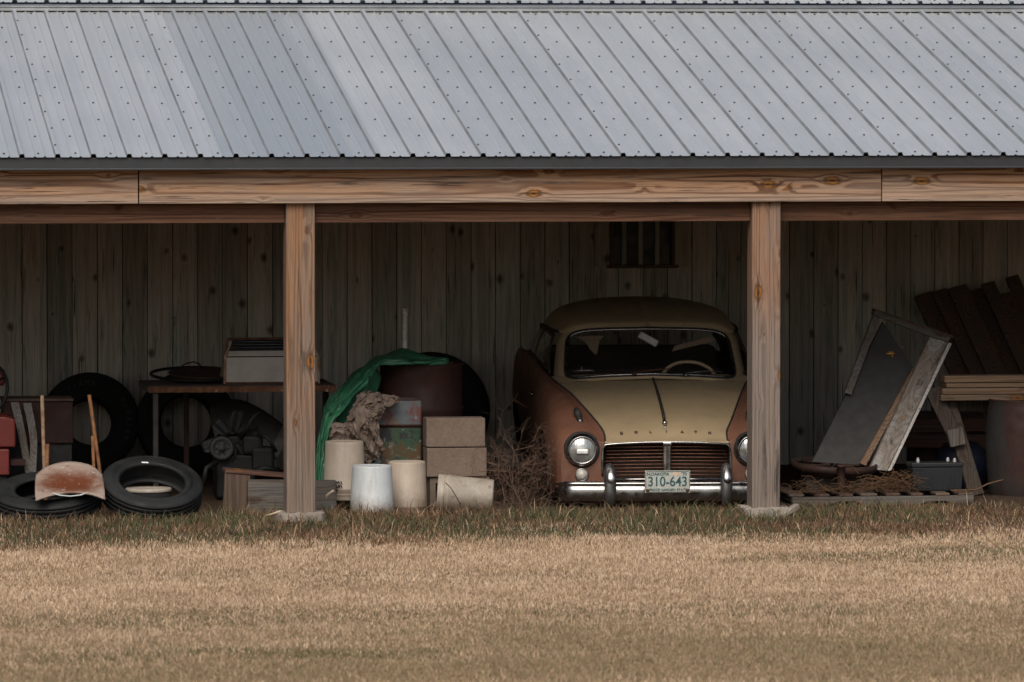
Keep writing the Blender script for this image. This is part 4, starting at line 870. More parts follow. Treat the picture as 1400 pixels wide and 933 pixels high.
# tarp
oY = lambda y: 2.25 if y < 505 else max(1.55, 2.25-(y-505)*.006)
rows = [[(613, 492, 2.1), (612, 493.3, 2.0), (611, 494.5, 1.95), (610, 495.5, 1.93)], [(585, 488, 2.3), (582, 491, 2.1), (580, 495, 1.9), (580, 498.5, 1.875)], [(552, 478, 2.4), (550, 486, 2.15), (547, 494, 1.9), (545, 500.5, 1.86)],
        [(522, 485, 2.4), (521, 490, 2.15), (520, 496, 1.9), (519, 501, 1.85)], [(502, 496, 2.3), (504, 502, 2.05), (506, 508, 1.85), (509, 512, 1.8)], [(485, 509, 2.15), (489, 516, 1.95), (494, 523, 1.8), (499, 527, 1.75)],
        [(462, 531, 1.95), (466, 536, 1.8), (474, 543, 1.7), (482, 545, 1.65)], [(447, 548, 1.8), (451, 553, 1.7), (458, 559, 1.6), (468, 559, 1.56)], [(440, 570, 1.7), (443, 573, 1.6), (448, 579, 1.52), (456, 576, 1.5)], [(434, 600, 1.6), (437, 602, 1.5), (441, 606, 1.44), (447, 602, 1.42)], [(431, 632, 1.5), (436, 633, 1.42), (440, 635, 1.36), (447, 632, 1.36)], [(430, 668, 1.45), (434, 668, 1.38), (441, 669, 1.3), (448, 668, 1.32)]]
P = pxsurf(rows, 6)
for i in range(P.shape[0]):
    for j in range(P.shape[1]):
        u_, v_ = i/P.shape[0], j/P.shape[1]
        P[i, j, 1] += .05*math.sin(v_*24+3*u_+3*fbm(u_*7, v_*2, 1))*min(1, u_*4+.3)*.5; P[i, j, 2] += .012*math.sin(v_*19+9*u_+4*fbm(u_*5, v_*3, 4)); P[i, j, 1] -= .03*(1-abs(mnoise.noise(Vector((u_*9, v_*7, 5)))*2))**3; P[i, j] += np.array(mnoise.noise_vector(Vector((u_*16, v_*5, 2))))*.010
mb = MB(); mb.grid(P)
rows = [[(515, 502, 2.0), (519, 508, 2.02), (522, 516, 2.04)], [(503, 522, 1.95), (509, 530, 1.98), (516, 536, 2.02)], [(480, 549, 1.8), (492, 550, 1.85), (505, 556, 1.92)], [(460, 572, 1.65), (474, 580, 1.7), (490, 590, 1.8)], [(450, 612, 1.55), (462, 620, 1.6), (475, 630, 1.65)], [(446, 668, 1.5), (455, 670, 1.5), (468, 675, 1.5)]]
mb.grid(rough(pxsurf(rows, 6), .02, 9.))
o = mb.build('green_tarp', M['tarp'], None, loc=(g_.x, 2.0, 0), solid=.003); tag(o, 'green tarp draped over the drum and down towards the left post', 'tarp')
A = at(553.5, 426, 2.75); mb = MB(); mb.tube([A, (A.x, 2.74, A.z-.02), (A.x-.01, 2.72, .0)], [.021, .017, .017], 12); o = mb.build('standing_pipe', M['pipe'], None, loc=(A.x-.01, 2.72, 0)); tag(o, 'pale pipe standing upright behind the tarp covered drum', 'pipe')
mb = MB(); mb.tube([(A.x, 2.75, A.z), (A.x, 2.75, A.z+.02)], [.026, .022], 12); mb.build('pipe_collar', M['pipe'], o)
# painted tins
def tin_mat(name, base, *sp): return gm(name, base, tuple(x*.75 for x in base), 5., rough=.55, bump=.1, spots=list(sp), fine=.15)
M['tin1'] = tin_mat('worn_blue_grey_tin', (.13, .15, .16), (5.5, (.15, .05, .042), .47, .58), (8., (.16, .11, .08), .52, .62), (24, (.24, .25, .25), .62, .67))
M['tin2'] = tin_mat('worn_green_tin', (.035, .085, .042), (7., (.10, .055, .02), .47, .57), (8., (.02, .022, .025), .52, .6), (15, (.17, .19, .18), .57, .63))
for (y0, y1, mt, lab) in ((546.5, 583, 'tin1', 'blue grey and red worn paint tin on top of the green tin'), (584, 692, 'tin2', 'green worn rusty paint tin under the blue grey tin')):
    A = at(511, y0, 1.42); B = at(577, y1, 1.42); z1 = max(0., B.z) if y1 > 600 else B.z
    cx = (A.x+B.x)/2; th_ = thing('paint_tin', lab, 'tin', (cx, 1.55, z1), 0, 'stacked paint tins')
    mb = MB(); mb.box((cx, 1.55, (A.z+z1)/2), (B.x-A.x, .24, A.z-z1-.004)); mb.build('tin_body', M[mt], th_, bevel=.012)
    mb = MB()
    for zz in (A.z-.006, z1+.006):
        q = [(cx+sx*((B.x-A.x)/2-.004), 1.55+sy*.117, zz) for sx, sy in ((-1, -1), (1, -1), (1, 1), (-1, 1))]; mb.tube(q, .006, 6, closed=True)
    mb.build('tin_seam', M['darkrust'] if y1 > 600 else M['rust'], th_)
# crumpled canvas
def crumple(rows, name, label, amp, seed, n=8):
    P = pxsurf(rows, n); Q = P.copy()
    for i in range(P.shape[0]):
        for j in range(P.shape[1]):
            p = Vector(P[i, j]); 
            pa = Vector((p.x*1.5+p.z*.35, p.y, p.z*.55)); f = 1-abs(mnoise.noise(pa*9+Vector((seed, 0, 0)))*2); f2 = 1-abs(mnoise.noise(pa*18+Vector((0, seed, 0)))*2)
            f3 = 1-abs(mnoise.noise(pa*36+Vector((0, 0, seed)))*2)
            Q[i, j, 1] += -amp*1.3*(f**3)-amp*.8*(f2**3)-amp*.35*f3**2+amp*.8; Q[i, j] += np.array(mnoise.noise_vector(p*16))*amp*.5
    na, nb = P.shape[:2]
    def keep(i, j):
        e = min(i, j, na-2-i, nb-2-j); return e > 0 or mnoise.noise(Vector((i*.45, j*.45, seed))) > -.05
    mb = MB(); mb.grid(Q, keep=keep, smooth=False); o = mb.build(name, M['paper'], None, loc=tuple(P[na//2, nb//2]*np.array((1, 1, 0))), solid=.003); return tag(o, label, 'canvas')
crumple([[(489, 538, 1.35), (510, 535, 1.38), (530, 538, 1.4), (548, 543, 1.42)], [(478, 560, 1.28), (500, 549, 1.24), (520, 551, 1.27), (541, 552, 1.32)], [(474, 575, 1.25), (495, 566, 1.16), (512, 562, 1.18), (530, 558, 1.27)],
         [(477, 592, 1.2), (492, 586, 1.12), (507, 580, 1.14), (519, 574, 1.22)], [(483, 610, 1.2), (496, 604, 1.12), (510, 600, 1.14), (520, 596, 1.2)], [(488, 626, 1.2), (500, 624, 1.12), (512, 618, 1.14), (524, 612, 1.2)], [(496, 634, 1.2), (503, 634, 1.14), (513, 630, 1.15), (521, 624, 1.2)]],
        'crumpled_canvas', 'crumpled dirty canvas sheet hanging over the paint tins', .045, 3.)
crumple([[(452, 580, 1.25), (464, 576, 1.25), (478, 580, 1.25), (484, 588, 1.25)], [(452, 594, 1.15), (464, 588, 1.08), (476, 590, 1.1), (484, 598, 1.18)], [(456, 610, 1.15), (466, 608, 1.1), (476, 608, 1.12), (484, 612, 1.18)], [(456, 690, 1.2), (466, 690, 1.2), (476, 690, 1.2), (484, 690, 1.2)]],
        'crumpled_rag', 'small crumpled grey rag behind the tall cream bucket', .05, 8., 6)
# cinder blocks
def block(px0, px1, z0, Y, label, holes=False, rz=0.):
    a, b = on_ground(px0, Y), on_ground(px1, Y); L = b.x-a.x; h = .196; d = .19; cx = (a.x+b.x)/2
    mb = MB(); Mz = Matrix.Rotation(R(rz), 3, 'Z')
    if not holes: mb.box((cx, Y+d/2, z0+h/2), (L, d, h), Mz)
    else:
        mb.box((cx, Y+d/2, z0+.018), (L, d, .036)); mb.box((cx, Y+d/2, z0+h-.018), (L, d, .036))
        for k in range(4): mb.box((a.x+.019+(L-.038)*k/3, Y+d/2, z0+h/2), (.038, d, h-.074))
        mb.box((cx, Y+d-.01, z0+h/2), (L-.08, .015, h-.08), None, 0)
    o = mb.build('cinder_block', M['block'], None, loc=(cx, Y+d/2, z0), bevel=.007 if not holes else .0); tag(o, label, 'cinder block', 'stacked cinder blocks')
block(588, 669, -.004, 1.20, 'bottom cinder block of the stack with its square holes showing', True)
block(583.5, 665.5, .198, 1.18, 'middle cinder block of the stack with chipped corners', rz=.8)
block(583, 663.5, .400, 1.19, 'topmost cinder block of the stack')
# buckets
BK = [(.0001, .006), (.138, .006), (.148, .0), (.151, .01), (.147, .018), (.147, .034), (.151, .04), (.147, .046), (.146, .068), (.149, .073), (.145, .079), (.133, .362), (.129, .372), (.122, .374), (.118, .368), (.0001, .367)]
def bucket(px, Y, z0, hs, rs_, mt, label, axis=None, c0=None):
    g_ = on_ground(px, Y); th_ = thing('plastic_bucket', label, 'bucket', (g_.x, Y, z0), 0, 'plastic buckets')
    Mx = Matrix.Translation(c0 or (g_.x, Y, z0)) @ (axis or Matrix())
    mb = MB(); mb.lathe([(r*rs_, z*hs) for r, z in BK if z > .046 or z == .006][1:], Mx, 56); mb.build('bucket_body', M[mt], th_)
    mb = MB(); mb.lathe([(r*rs_*1.003, z*hs) for r, z in BK[1:8]], Mx, 56); mb.build('bucket_rim', M[mt], th_); return th_, Mx
b1, Mb = bucket(471, .98, .065, 1.06, .97, 'cream_plastic', 'tall cream plastic bucket standing upside down nearest the left post')
s_ = at(462.5, 665, .83); p_ = Vector((s_.x, s_.y, s_.z))
mb = MB()
for k in range(7): mb.tube([at(459+(k % 3)*3.4, 658+(k//3)*5, .835), at(461.5+(k % 3)*3.0, 661.5+(k//3)*5, .835)], .0035, 5)
mb.tube([at(460+4.5*math.cos(a), 663+4*math.sin(a), .838) for a in np.linspace(0, 5.5, 12)], .003, 5); mb.build('printed_mark', M['black'], b1)
bucket(508.5, .50, -.045, 1.0, 1.0, 'white_plastic', 'white plastic bucket standing upside down in the grass, frontmost')
bucket(556.5, .80, -.04, 1.0, .93, 'cream_plastic', 'cream bucket standing upside down between the white bucket and the cinder blocks')
c0 = at(598, 671, .62); c0.z = .118
bucket(632, .62, 0., 1.0, .94, 'dirty_plastic', 'dirty plastic bucket lying on its side before the cinder blocks', Matrix.Rotation(R(-9), 4, 'Z') @ Matrix.Rotation(R(93.5), 4, 'Y'), c0)
# dry tumbleweed
def bush(root, n, h, spread, seed, name, label):
    rnd = random.Random(seed); mb = MB()
    def grow(p, d, L, r, lev):
        pts = [p]; 
        for k in range(4):
            d = (d+Vector((rnd.gauss(0, .33), rnd.gauss(0, .33), rnd.gauss(.0, .3)))).normalized(); q = pts[-1]+d*L/4
            if q.z < .01: q.z = .01
            pts.append(q)
        mb.tube(pts, [r*(1-.17*i) for i in range(5)], 3, cap=False)
        if lev > 0:
            for k in range(rnd.randint(3, 4)):
                b = pts[rnd.randint(1, 4)]; grow(b, (d+Vector((rnd.gauss(0, .9), rnd.gauss(0, .9), rnd.gauss(.1, .7)))).normalized(), L*rnd.uniform(.45, .75), r*.62, lev-1)
    for k in range(n):
        a = rnd.uniform(0, 6.28); grow(root+Vector((rnd.gauss(0, spread*.3), rnd.gauss(0, .06), 0)), Vector((math.cos(a)*spread*2.2, math.sin(a)*.5, rnd.uniform(.5, 1.3))).normalized(), h*rnd.uniform(.4, .75), .0034, 3)
    o = mb.build(name, M['twig'], None, loc=root); return tag(o, label, 'bush')
bush(on_ground(712, 1.05), 17, .74, .25, 5, 'dry_bush', 'dry leafless tumbleweed bush between the cinder blocks and the car')
bush(on_ground(686, 1.35), 6, .5, .2, 9, 'dry_bush', 'smaller dry twiggy bush right behind the lying bucket')

# ---------------------------------------------------------------- right bay
Yl = lambda py: 1.42+(645-py)/218*.62
L_ = lambda x, y, dy=0.: at(x, y, Yl(y)+dy)
frm = thing('door_frame', 'weathered wooden door frame leaning askew with a grey panel inside', 'door frame', on_ground(1210, 1.45))
def slab(pts, th, name, mat, parent, bevel=.004, dy=0.):
    f = [L_(x, y, dy) for x, y in pts]; b = [p+Vector((0, th, 0)) for p in f]; m_ = len(f)
    mb = MB(); mb.add(f+b, [tuple(range(m_)), tuple(range(m_, 2*m_))]+[(i, (i+1) % m_, m_+(i+1) % m_, m_+i) for i in range(m_)]); return mb.build(name, mat, parent, bevel=bevel)
def tilted_wood(name, ang, light, dark, grey, ga, **k):
    """upright-grain wood whose grain follows a tilted board"""
    m = wood(name, 2, light, dark, grey, ga, **k); nt = m.node_tree
    sp = [n_ for n_ in nt.nodes if n_.type == 'SEPXYZ'][0]; src = sp.inputs[0].links[0].from_socket
    vr = nt.nodes.new('ShaderNodeVectorRotate'); vr.rotation_type = 'Y_AXIS'; vr.inputs['Angle'].default_value = ang; nt.links.new(src, vr.inputs[0]); nt.links.new(vr.outputs[0], sp.inputs[0]); return m
jm = tilted_wood('weathered_jamb', R(-26), (.24, .20, .165), (.17, .135, .11), (.33, .315, .295), .75, knot=.2, ring=.016, stain=.9)
slab([(1271, 461), (1296, 468), (1213, 644), (1189, 642)], .05, 'jamb', jm, frm)
slab([(1297, 468.5), (1301.5, 470), (1219, 643), (1213.8, 644.5)], .09, 'jamb_edge', tilted_wood('pale_jamb_edge', R(-26), (.52, .49, .455), (.36, .32, .285), (.54, .53, .51), .6, knot=0., stain=.4), frm)
slab([(1195, 429), (1204, 433), (1164, 540), (1155, 537)], .05, 'jamb', M['greyboard_z'], frm, dy=.04)
slab([(1196, 425.5), (1300, 462), (1296.5, 467.5), (1270.5, 460), (1205, 435), (1194, 431)], .10, 'head_rail', M['greyboard'], frm)
slab([(1197, 422.5), (1304, 459), (1303, 463.5), (1197, 426.5)], .13, 'head_cap', M['plank'], frm, dy=.003)
slab([(1249, 503), (1255, 506), (1184, 637), (1176, 634)], .04, 'stop_strip', tilted_wood('brown_strip', R(-27), (.24, .15, .095), (.14, .08, .05), (.2, .15, .12), .4, knot=0.), frm, dy=.05)
pn = slab([(1207, 440), (1249, 503), (1175, 636), (1110, 632)], .035, 'grey_panel', M['doorgrey'], frm, dy=.10)
mb = MB(); c = L_(1217, 484, .085); mb.tube([c+Vector((-.028, 0, 0)), c+Vector((.02, -.006, .003)), c+Vector((.035, -.004, -.008))], [.009, .012, .007], 8); mb.tube([c+Vector((.008, -.005, .0)), c+Vector((.014, -.02, -.022))], .007, 8); mb.tube([c+Vector((-.01, 0, .012)), c+Vector((.022, 0, .012))], .006, 6); mb.build('brass_latch', M['brass'], pn)
mb = MB(); mb.lathe([(.0001, .01), (.006, .008), (.008, 0)], Matrix.Translation(L_(1234, 475.5, .1)) @ RX90, 10); mb.build('screw_head', M['lead'], pn)
# pallet
A = at(1083, 683, .98); B = at(1331, 695, .98); px0, px1 = A.x, B.x; zt = .105
pal = thing('wooden_pallet', 'low grey wooden pallet under the battery and straw', 'pallet', ((px0+px1)/2, 1.45, 0))
W_ = px1-px0
def stringer(Y):
    pts = [(0, 0), (.20, 0), (.215, .012), (.25, .030), (.34, .032), (.37, .02), (.385, 0), (.70, 0), (.715, .014), (.75, .028), (.84, .028), (.87, .016), (.885, 0), (1.0, 0), (1.0, .066), (0, .066)]
    f = [(px0+W_*u_, Y, -.012+z*.95+.004*fbm(u_*7, Y, 2)) for u_, z in pts]; b = [(x, y+.04, z) for x, y, z in f]; m_ = len(f); mb = MB()
    mb.add(f+b, [tuple(range(m_)), tuple(range(m_, 2*m_))]+[(i, (i+1) % m_, m_+(i+1) % m_, m_+i) for i in range(m_)]); mb.build('stringer', M['greyboard'], pal, bevel=.003)
for Y in (.975, 1.45, 1.9): stringer(Y)
for k in range(8):
    x = px0-.005+(W_-.09)*k/7+.045; mb = MB(); mb.box((x+random.uniform(-.01, .01), 1.48, .060+random.uniform(0, .004)), (random.uniform(.085, .12), .98, .016)); mb.build('deck_board', M['plank'] if k % 3 else wood('deck_wood', 1, (.13, .09, .065), (.07, .045, .033), (.14, .12, .105), .6, .4), pal, bevel=.003)
# battery
A = at(1248, 640, 1.14); B = at(1317, 681, 1.14); W2 = B.x-A.x; cx = (A.x+B.x)/2; zb = .072; zt2 = A.z
bt = thing('car_battery', 'black and blue-grey car battery standing on the pallet', 'battery', (cx, 1.24, zb))
vs = [(cx+sx*W2/2*(1 if k else .94), 1.24+sy*.09*(1 if k else .95), (zt2 if k else zb)) for k in (0, 1) for sx, sy in ((-1, -1), (1, -1), (1, 1), (-1, 1))]
mb = MB(); mb.add(vs, [(0, 1, 2, 3), (4, 5, 6, 7), (0, 1, 5, 4), (1, 2, 6, 5), (2, 3, 7, 6), (3, 0, 4, 7)])
for k in range(9): mb.box((cx-W2*.40+W2*.8*k/8, 1.151, (zb+zt2)/2-.01), (.014, .006, (zt2-zb)*.72))
mb.build('battery_case', M['battery'], bt, bevel=.005)
mb = MB(); mb.box((cx, 1.24, zt2+.018), (W2+.012, .195, .03)); mb.build('battery_lid', M['battery'], bt, bevel=.006)
for dx, dy in ((-.13, -.05), (-.11, .05), (.10, .05), (.13, -.03)):
    mb = MB(); mb.lathe([(.012, 0), (.012, .01), (.008, .026), (.0001, .028)], Matrix.Translation((cx+dx, 1.24+dy, zt2+.033)), 10); mb.build('terminal', M['lead'], bt)
# rusty wheel on the pallet
c = at(1140, 645, 1.5); c.z = .23; Mx = Matrix.Translation(c) @ Matrix.Rotation(R(4), 4, 'X') @ Matrix.Rotation(R(2), 4, 'Y')
iw = thing('iron_wheel', 'rusty iron implement wheel lying flat on the pallet with an upright axle stub', 'wheel', (c.x, c.y, .1))
mb = MB(); mb.lathe([(.28, -.025), (.295, -.025), (.30, .02), (.285, .025)], Mx, 56, closed=True); mb.build('wheel_rim', M['darkrust'], iw)
mb = MB(); mb.lathe([(.0001, -.05), (.26, -.05), (.285, -.02), (.27, -.015), (.0001, -.03)], Mx, 48); mb.build('wheel_dish', M['darkrust'], iw)
for k in range(6):
    a = k*math.pi/3+.2; mb = MB(); mb.tube([Mx @ Vector((.03*math.cos(a), .03*math.sin(a), .0)), Mx @ Vector((.285*math.cos(a), .285*math.sin(a), .0))], .009, 6); mb.build('spoke', M['darkrust'], iw)
A = at(1150, 633, 1.17); mb = MB(); mb.lathe([(.0001, 0), (.03, 0), (.028, .06), (.026, A.z-.1), (.032, A.z-.1), (.030, A.z-.085), (.0001, A.z-.083)], Matrix.Translation((A.x, 1.17, .07)), 20); mb.build('axle_stub', M['darkrust'], iw)
mb = MB(); mb.box((c.x, 1.55, .12), (.42, .3, .10)); o = mb.build('timber_offcut', M['greyboard'], None, loc=(c.x, 1.55, .1), bevel=.006); tag(o, 'grey timber offcut on the pallet under the iron wheel', 'timber')
# straw on pallet
mb = MB()
for k in range(300):
    cl_ = random.choice([(1222, 1.12, .07), (1205, 1.1, .06), (1196, 1.08, .07), (1232, 1.15, .05), (1215, 1.1, .05), (1160, 1.06, .12), (1105, 1.06, .10)])
    b = on_ground(cl_[0], cl_[1]); p = Vector((b.x+random.gauss(0, cl_[2]), b.y+random.gauss(0, .05), .078+abs(random.gauss(0, .022 if cl_[0] < 1180 else .045))))
    a = random.uniform(0, 6.28); l = random.uniform(.06, .2); e = random.uniform(-.35, .5)
    d = Vector((math.cos(a), math.sin(a)*.6, e)); q = p+d*l; q.z = max(q.z, .076); m_ = (p+q)/2+Vector((random.gauss(0, .015), 0, abs(random.gauss(0, .02))))
    mb.tube([p, m_, q], .0022, 3, cap=False)
o = mb.build('straw', M['straw'], None, loc=(c.x, 1.1, .1)); tag(o, 'loose brown straw scattered on the pallet beside the battery', 'straw', None, 'stuff')
# sawhorse
sh = thing('sawhorse', 'wooden sawhorse with splayed legs under the lumber stack', 'sawhorse', on_ground(1370, 1.85))
def leg(a, b, Y0, Y1, wd=.105, name='leg', mat=None, ground=True):
    A = at(*a, Y0); B = at(*b, Y1)
    if ground: d = (B-A); B = A+d*((A.z-.002)/-d.z)
    mb = MB(); mb.beam(A, B, wd, .038, (0, -1, .1)); return mb.build(name, mat or M['sawhorse'], sh, bevel=.004)
leg((1296, 549), (1337, 684), 1.80, 1.62); leg((1273, 532), (1312, 610), 1.76, 1.72, .10, 'brace', None, False); leg((1300, 549), (1330, 670), 2.05, 2.2)
mb = MB(); A = at(1307, 598, 1.66); mb.box(A, (.11, .05, .12), Matrix.Rotation(R(-12), 3, 'Y')); mb.build('cleat', M['greyboard_z'], sh, bevel=.006)
zl = at(1330, 547.5, 1.7).z; x0 = at(1285, 547, 1.9).x; mb = MB(); mb.box((x0+.6, 1.92, zl-.047), (1.3, .09, .085)); mb.build('top_rail', M['sawhorse'], sh, bevel=.004)
for Y0, Y1 in ((1.80, 1.62), (2.05, 2.2)):
    mb = MB(); mb.beam((x0+1.1, Y0, zl-.06), (x0+1.22, Y1, .0), .1, .038, (0, -1, 0)); mb.build('leg', M['sawhorse'], sh)
ys_ = [(546.3, 538.3, 1287, 'bottom board of the lumber stack on the sawhorse'), (537.2, 529, 1288.5, 'second board from the bottom of the lumber stack'), (527.6, 521.6, 1294, 'thin third board from the bottom of the lumber stack'), (520.6, 511.5, 1292, 'topmost board of the lumber stack on the sawhorse')]
zz = zl
for (ya, yb_, px, lab) in ys_:
    h = (ya-yb_)/200.; a = at(px, 530, 1.66); mb = MB(); mb.box((a.x+.75, 1.74+.02, zz+h/2), (1.5, .19, h), Matrix.Rotation(R(random.uniform(-.5, .5)), 3, 'Z')); zz += h+.005
    o = mb.build('lumber_board', M['lumber'], None, loc=(a.x+.75, 1.76, zz-h-.005), bevel=.003); tag(o, lab, 'board', 'boards stacked on the sawhorse')
# barrel
g_ = on_ground(1404, 1.62); br = thing('old_barrel', 'old metal barrel with worn grey and red paint under the lumber ends', 'barrel', g_)
bh = at(1400, 549, 1.35).z; mb = MB(); mb.lathe([(.0001, 0), (.255, 0), (.262, .01), (.272, .12), (.286, .28), (.290, .36), (.284, .46), (.272, bh-.05), (.262, bh-.02), (.266, bh-.01), (.262, bh), (.25, bh-.005), (.0001, bh-.03)], Matrix.Translation((g_.x, 1.62, 0)), 64); mb.build('barrel_body', M['barrel'], br)
mb = MB(); mb.lathe([(.262, bh-.012), (.268, bh-.008), (.268, bh+.002), (.258, bh+.004)], Matrix.Translation((g_.x, 1.62, 0)), 64); mb.build('barrel_rim', M['darkrust'], br)
# planks leaning on the wall
PLK = [((1262, 403), 27, 'leftmost brown plank leaning on the wall behind the door frame'), ((1284, 398), 22, 'second brown plank from the left leaning on the wall'), ((1308, 393), 28, 'third brown plank from the left leaning on the wall'), ((1331, 398), 24, 'fourth brown plank from the left leaning on the wall'), ((1350, 388), 20, 'narrow brown plank left of the tallest leaning plank'), ((1374, 402), 24, 'shorter brown plank behind the tallest leaning plank'), ((1383, 379), 19, 'tallest brown plank leaning on the wall at the right edge')]
for k, ((x, y), wd, lab) in enumerate(PLK):
    A = at(x, y, 4.82-.045*(k % 3)); B = at(x+.46*(660-y), 660, 3.75-.06*(k % 3)); d = B-A; B = A+d*(A.z/-d.z)
    mb = MB(); mb.beam(A, B, wd/188., .035, (0, -1, .3)); o = mb.build('brown_plank', M['plank'], None, loc=B, bevel=.004); tag(o, lab, 'plank', 'planks leaning on the back wall')
for (y0, y1, Y, lab) in ((574, 590, 3.05, 'upper reddish board lying crosswise behind the sawhorse'), (594, 612, 3.0, 'lower reddish board lying crosswise behind the sawhorse')):
    A = at(1230, y0, Y); B = at(1360, y1, Y); mb = MB(); mb.box(((A.x+B.x)/2, Y, (A.z+B.z)/2), (B.x-A.x, .04, A.z-B.z), Matrix.Rotation(R(1.5 if y0 > 580 else -.7), 3, 'Y')); o = mb.build('reddish_board', wood('reddish_board_wood', 0, (.10, .05, .035), (.055, .025, .018), (.08, .06, .05), .4, .4, .01) if y0 < 580 else bpy.data.materials['reddish_board_wood'], None, loc=((A.x+B.x)/2, Y, B.z)); tag(o, lab, 'board', 'reddish boards behind the sawhorse')
A = on_ground(1243, 3.16); B = on_ground(1352, 3.16); z_ = at(1300, 566, 3.1).z
mb = MB(); mb.box(((A.x+B.x)/2, 3.3, z_/2), (B.x-A.x-.1, .4, z_)); o = mb.build('dark_crate', M['darkred'], None, loc=((A.x+B.x)/2, 3.3, 0), bevel=.008); tag(o, 'dark crate behind the reddish boards and the sawhorse', 'crate')
c = on_ground(1314, 2.35); mb = MB(); mb.lathe([(.0001, .34), (.05, .338), (.12, .32), (.165, .27), (.18, .2), (.18, .0), (.0001, 0)], Matrix.Translation((c.x, 2.35, 0)), 36); o = mb.build('blue_drum', M['bluecloth'], None, loc=(c.x, 2.35, 0)); tag(o, 'rounded dark blue container behind the battery', 'container')
# loose sticks and stems
def stick(pts, r, mat, lab, name='twig', cat='twig'):
    mb = MB(); q = [at(*p) for p in pts]; mb.tube(q, r, 6); o = mb.build(name, M[mat], None, loc=(q[0].x, q[0].y, 0)); return tag(o, lab, cat)
stick([(446, 683, .5), (447, 677, .5), (456, 671, .45)], .008, 'palestraw', 'bent pale stem in the grass right of the left post')
stick([(142, 657, .55), (158, 660, .53), (163, 664, .5), (170, 675, .43), (177, 682, .4)], .006, 'twig', 'bent twig lying on the rim of the tilted tyre')
stick([(1300, 671, 1.0), (1335, 670, 1.0), (1350, 662, .98), (1372, 656, .98)], .006, 'straw', 'thin dry twig between the battery and the barrel')
stick([(362, 706, -.05), (372, 703, -.08), (384, 699, -.1)], .006, 'palestraw', 'pale stick lying left of the left post footing')
stick([(609, 660, .42), (617, 668, .40), (630, 690, .38)], .004, 'twig', 'dark dry stem leaning on the lying bucket')

# ---------------------------------------------------------------- grass
def fast_noise(x, y, sc, seed):
    g_ = np.random.default_rng(seed).random((512, 512)); u_, v_ = (x*sc) % 511, (y*sc) % 511
    i, j = u_.astype(int), v_.astype(int); a, b = u_-i, v_-j; a = a*a*(3-2*a); b = b*b*(3-2*b); i2, j2 = (i+1) % 512, (j+1) % 512
    return g_[i, j]*(1-a)*(1-b)+g_[i2, j]*a*(1-b)+g_[i, j2]*(1-a)*b+g_[i2, j2]*a*b
def nz(x, y, sc, seed): return (fast_noise(x, y, sc, seed)+.5*fast_noise(x, y, sc*2.1, seed+1)+.25*fast_noise(x, y, sc*4.3, seed+2))/1.75
def blades(name, N, ya, yb_, hfun, colfun, wid, lab, dens=None, xr=(-4.2, 6.6)):
    x = rng.uniform(xr[0], xr[1], N)+50; y = rng.uniform(ya, yb_, N)+50
    if dens is not None: k = rng.random(N) < dens(x-50, y-50); x, y = x[k], y[k]; N = len(x)
    X, Y = x-50, y-50
    h = hfun(X, Y)*rng.lognormal(0, .28, N); a = rng.uniform(0, 2*np.pi, N); lean = np.clip(rng.normal(.55, .35, N), 0, 1.6)*h
    wa = rng.normal(np.pi/2+0, .9, N)         # width direction
    wx, wy = np.cos(wa+np.pi/2), np.sin(wa+np.pi/2)
    dx, dy = np.cos(a)*lean, np.sin(a)*lean
    z0 = gh(X, Y)-.004
    wdt = wid*rng.uniform(.6, 1.4, N)
    V_ = np.zeros((N, 5, 3))
    V_[:, 0] = np.stack([X-wx*wdt, Y-wy*wdt, z0], -1); V_[:, 1] = np.stack([X+wx*wdt, Y+wy*wdt, z0], -1)
    V_[:, 2] = np.stack([X-wx*wdt*.7+dx*.35, Y-wy*wdt*.7+dy*.35, z0+h*.6], -1); V_[:, 3] = np.stack([X+wx*wdt*.7+dx*.35, Y+wy*wdt*.7+dy*.35, z0+h*.6], -1)
    V_[:, 4] = np.stack([X+dx, Y+dy, z0+h*.95], -1)
    base = np.arange(N)[:, None]*5
    T = (base[:, :, None]+np.array([[0, 1, 3], [0, 3, 2], [2, 3, 4]])[None]).reshape(-1)
    me = bpy.data.meshes.new(name); me.vertices.add(N*5); me.vertices.foreach_set('co', V_.reshape(-1)); me.loops.add(len(T)); me.loops.foreach_set('vertex_index', T)
    me.polygons.add(N*3); me.polygons.foreach_set('loop_start', np.arange(N*3)*3); me.polygons.foreach_set('loop_total', np.full(N*3, 3)); me.update(calc_edges=True)
    c_ = colfun(X, Y, N); C4 = np.ones((N, 5, 4)); C4[:, :, :3] = c_[:, None, :]
    at_ = me.color_attributes.new('col', 'FLOAT_COLOR', 'POINT'); at_.data.foreach_set('color', C4.reshape(-1))
    me.materials.append(M['grass']); ob = bpy.data.objects.new(name, me); col.objects.link(ob); tag(ob, lab, 'grass', None, 'stuff'); return ob
def mixc(a, b, f): return np.asarray(a)*(1-f[:, None])+np.asarray(b)*f[:, None]
def ss(v, lo, hi): t = np.clip((v-lo)/(hi-lo), 0, 1); return t*t*(3-2*t)
STRAW, STRAW2, GREEN, OLIVE, DARK, RUSTY = (.54, .40, .28), (.37, .265, .175), (.064, .07, .032), (.125, .116, .05), (.075, .052, .033), (.16, .088, .05)
def edge(X): return -1.35+.9*(nz(X+50, X*0+50, .7, 21)-.5)*2
def footclear(X, Y): return 1-.9*((np.abs(X-PX[2]) < .2) & (Y > -.34) & (Y < .1))-.9*((np.abs(X-PX[3]-.03) < .22) & (Y > -.34) & (Y < .1))
